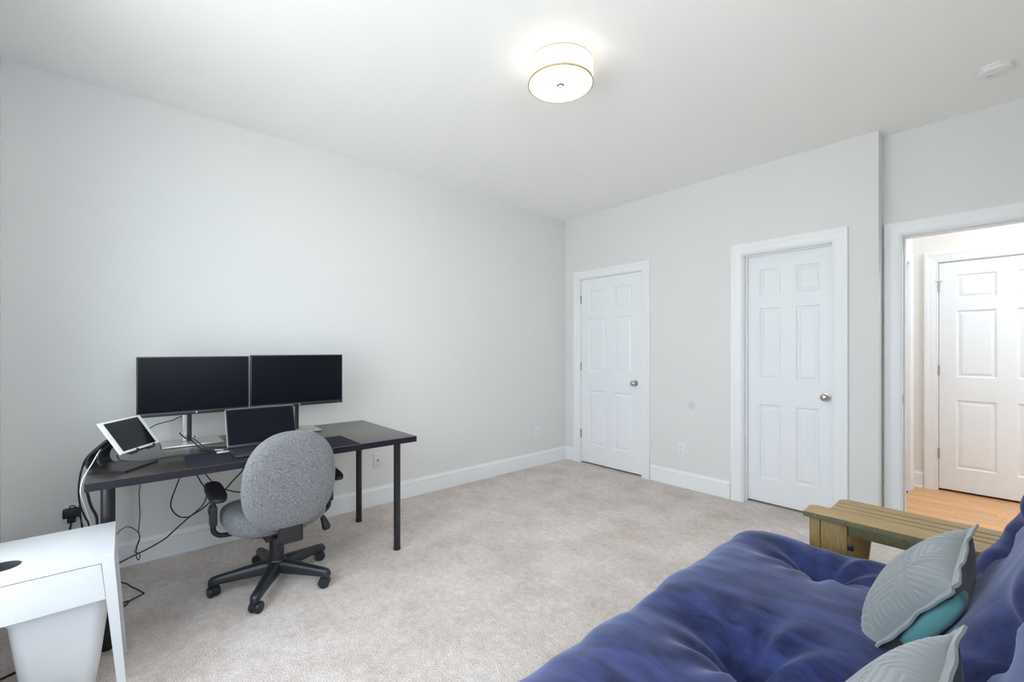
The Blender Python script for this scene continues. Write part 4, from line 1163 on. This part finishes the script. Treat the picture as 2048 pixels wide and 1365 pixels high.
# ------------------------------------------------------------------ quilted cushions
def cushion(label, c, size, T, lean_, yawz, rollz, seed, open_end):
    o = thing('throw_pillow', label, 'pillow', c, 0, 'quilted pillows on the futon')
    Mx = Matrix.Rotation(yawz, 3, 'Z') @ Matrix.Rotation(lean_, 3, 'Y') @ Matrix.Rotation(rollz, 3, 'X')
    o.rotation_euler = Mx.to_euler()
    # local: y width, z height, -x is the front
    w, h = size
    N = 150
    def quilt(y, z):
        bs = 0.150
        iy, iz = math.floor(y / bs + 0.5), math.floor(z / bs + 0.5)
        ly, lz = y - iy * bs, z - iz * bs
        par = (iy + iz) % 2
        d = max(abs(ly), abs(lz)) if par else (abs(ly + lz) * 0.7071 if (iy % 2) else abs(ly - lz) * 0.7071)
        ph = (d / 0.0165) % 1.0
        g = min(ph, 1 - ph)
        edge = min(bs / 2 - abs(ly), bs / 2 - abs(lz))
        return 0.0032 * (min(1, g / 0.22)) * (1 if edge > 0.003 else 0.2)
    def surf(front):
        V, F = [], []
        n = N if front else 60
        for i in range(n + 1):
            for j in range(n + 1):
                u, v = -1 + 2 * i / n, -1 + 2 * j / n
                pu, pv = 1 - abs(u) ** 2.6, 1 - abs(v) ** 2.6
                pr = max(0, pu * pv) ** 0.55
                pin = 1 - 0.06 * (1 - abs(v) ** 2) * abs(u) ** 6; pin2 = 1 - 0.06 * (1 - abs(u) ** 2) * abs(v) ** 6
                y, z_ = u * w / 2 * pin, v * h / 2 * pin2
                x = -T / 2 * pr if front else T / 2 * pr
                if front: x -= quilt(y, z_) * min(1, pr * 3)
                x += 0.008 * mnoise.noise(Vector((y * 7 + seed, z_ * 7, seed + (0 if front else 9)))) * pr
                if not front: x += 0.010 * mnoise.noise(Vector((y * 6 + seed, z_ * 22, seed))) * min(1, pr * 2) 
                V.append((x, y, z_))
        for i in range(n):
            for j in range(n):
                q = (i * (n + 1) + j, (i + 1) * (n + 1) + j, (i + 1) * (n + 1) + j + 1, i * (n + 1) + j + 1)
                F.append(q if front else q[::-1])
        return V, F
    V, F = surf(True); f_ = pyd('quilted_front', V, F, 'grey_satin', o, smooth=0); f_.data.shade_smooth()
    V, F = surf(False); b2 = pyd('plain_back', V, F, 'charcoal_satin', o, smooth=0); b2.data.shade_smooth()
    # flange strip along the edges
    for nm, a0, a1, nvec in (('flange', (-1, 1), (1, 1), (0, 1)), ('flange', (-1, -1), (-1, 1), (-1, 0)), ('flange', (1, -1), (1, 1), (1, 0)), ('flange', (-1, -1), (1, -1), (0, -1))):
        P_, n = [], 60
        V, F = [], []
        for i in range(n + 1):
            t = i / n
            u, v = a0[0] + (a1[0] - a0[0]) * t, a0[1] + (a1[1] - a0[1]) * t
            pin = 1 - 0.06 * (1 - abs(v) ** 2) * abs(u) ** 6; pin2 = 1 - 0.06 * (1 - abs(u) ** 2) * abs(v) ** 6
            y, z_ = u * w / 2 * pin, v * h / 2 * pin2
            wv = 0.0028 * math.sin(t * 13 + seed) + 0.0012 * math.sin(t * 29 + seed * 2)
            fw = 0.022
            for dx, k_ in ((-0.003, -0.15), (-0.0038 + wv, 0.5), (-0.0025 + wv, 0.95), (0.0025 + wv, 0.95), (0.0038 + wv, 0.5), (0.003, -0.15)):
                V.append((dx, y + nvec[0] * fw * k_, z_ + nvec[1] * fw * k_))
        for i in range(n):
            for e in range(6):
                p, q = i * 6 + e, i * 6 + (e + 1) % 6
                F.append((p, q, q + 6, p + 6))
        F += [tuple(range(6))[::-1], tuple(range(n * 6, n * 6 + 6))]
        pyd(nm, V, F, 'grey_satin', o, smooth=50)
    if open_end:
        ins = superell('pillow_insert', 0.11, 0.20, 0.050, 3.0, 'teal_fabric', o, (0.026, -w / 2 + 0.048, h / 2 - 0.120), (0, 0, R(90)), nu=48, nv=16)
    return o
cushion('grey quilted pillow farther along the futon with a teal insert showing', (-0.165, 1.605, 0.600), (0.36, 0.32), 0.14, R(32), R(2), R(8), 2.0, True)
cushion('grey quilted pillow nearest the camera on the futon', (-0.150, 0.935, 0.590), (0.44, 0.32), 0.14, R(30), R(-1), R(1), 6.0, False)
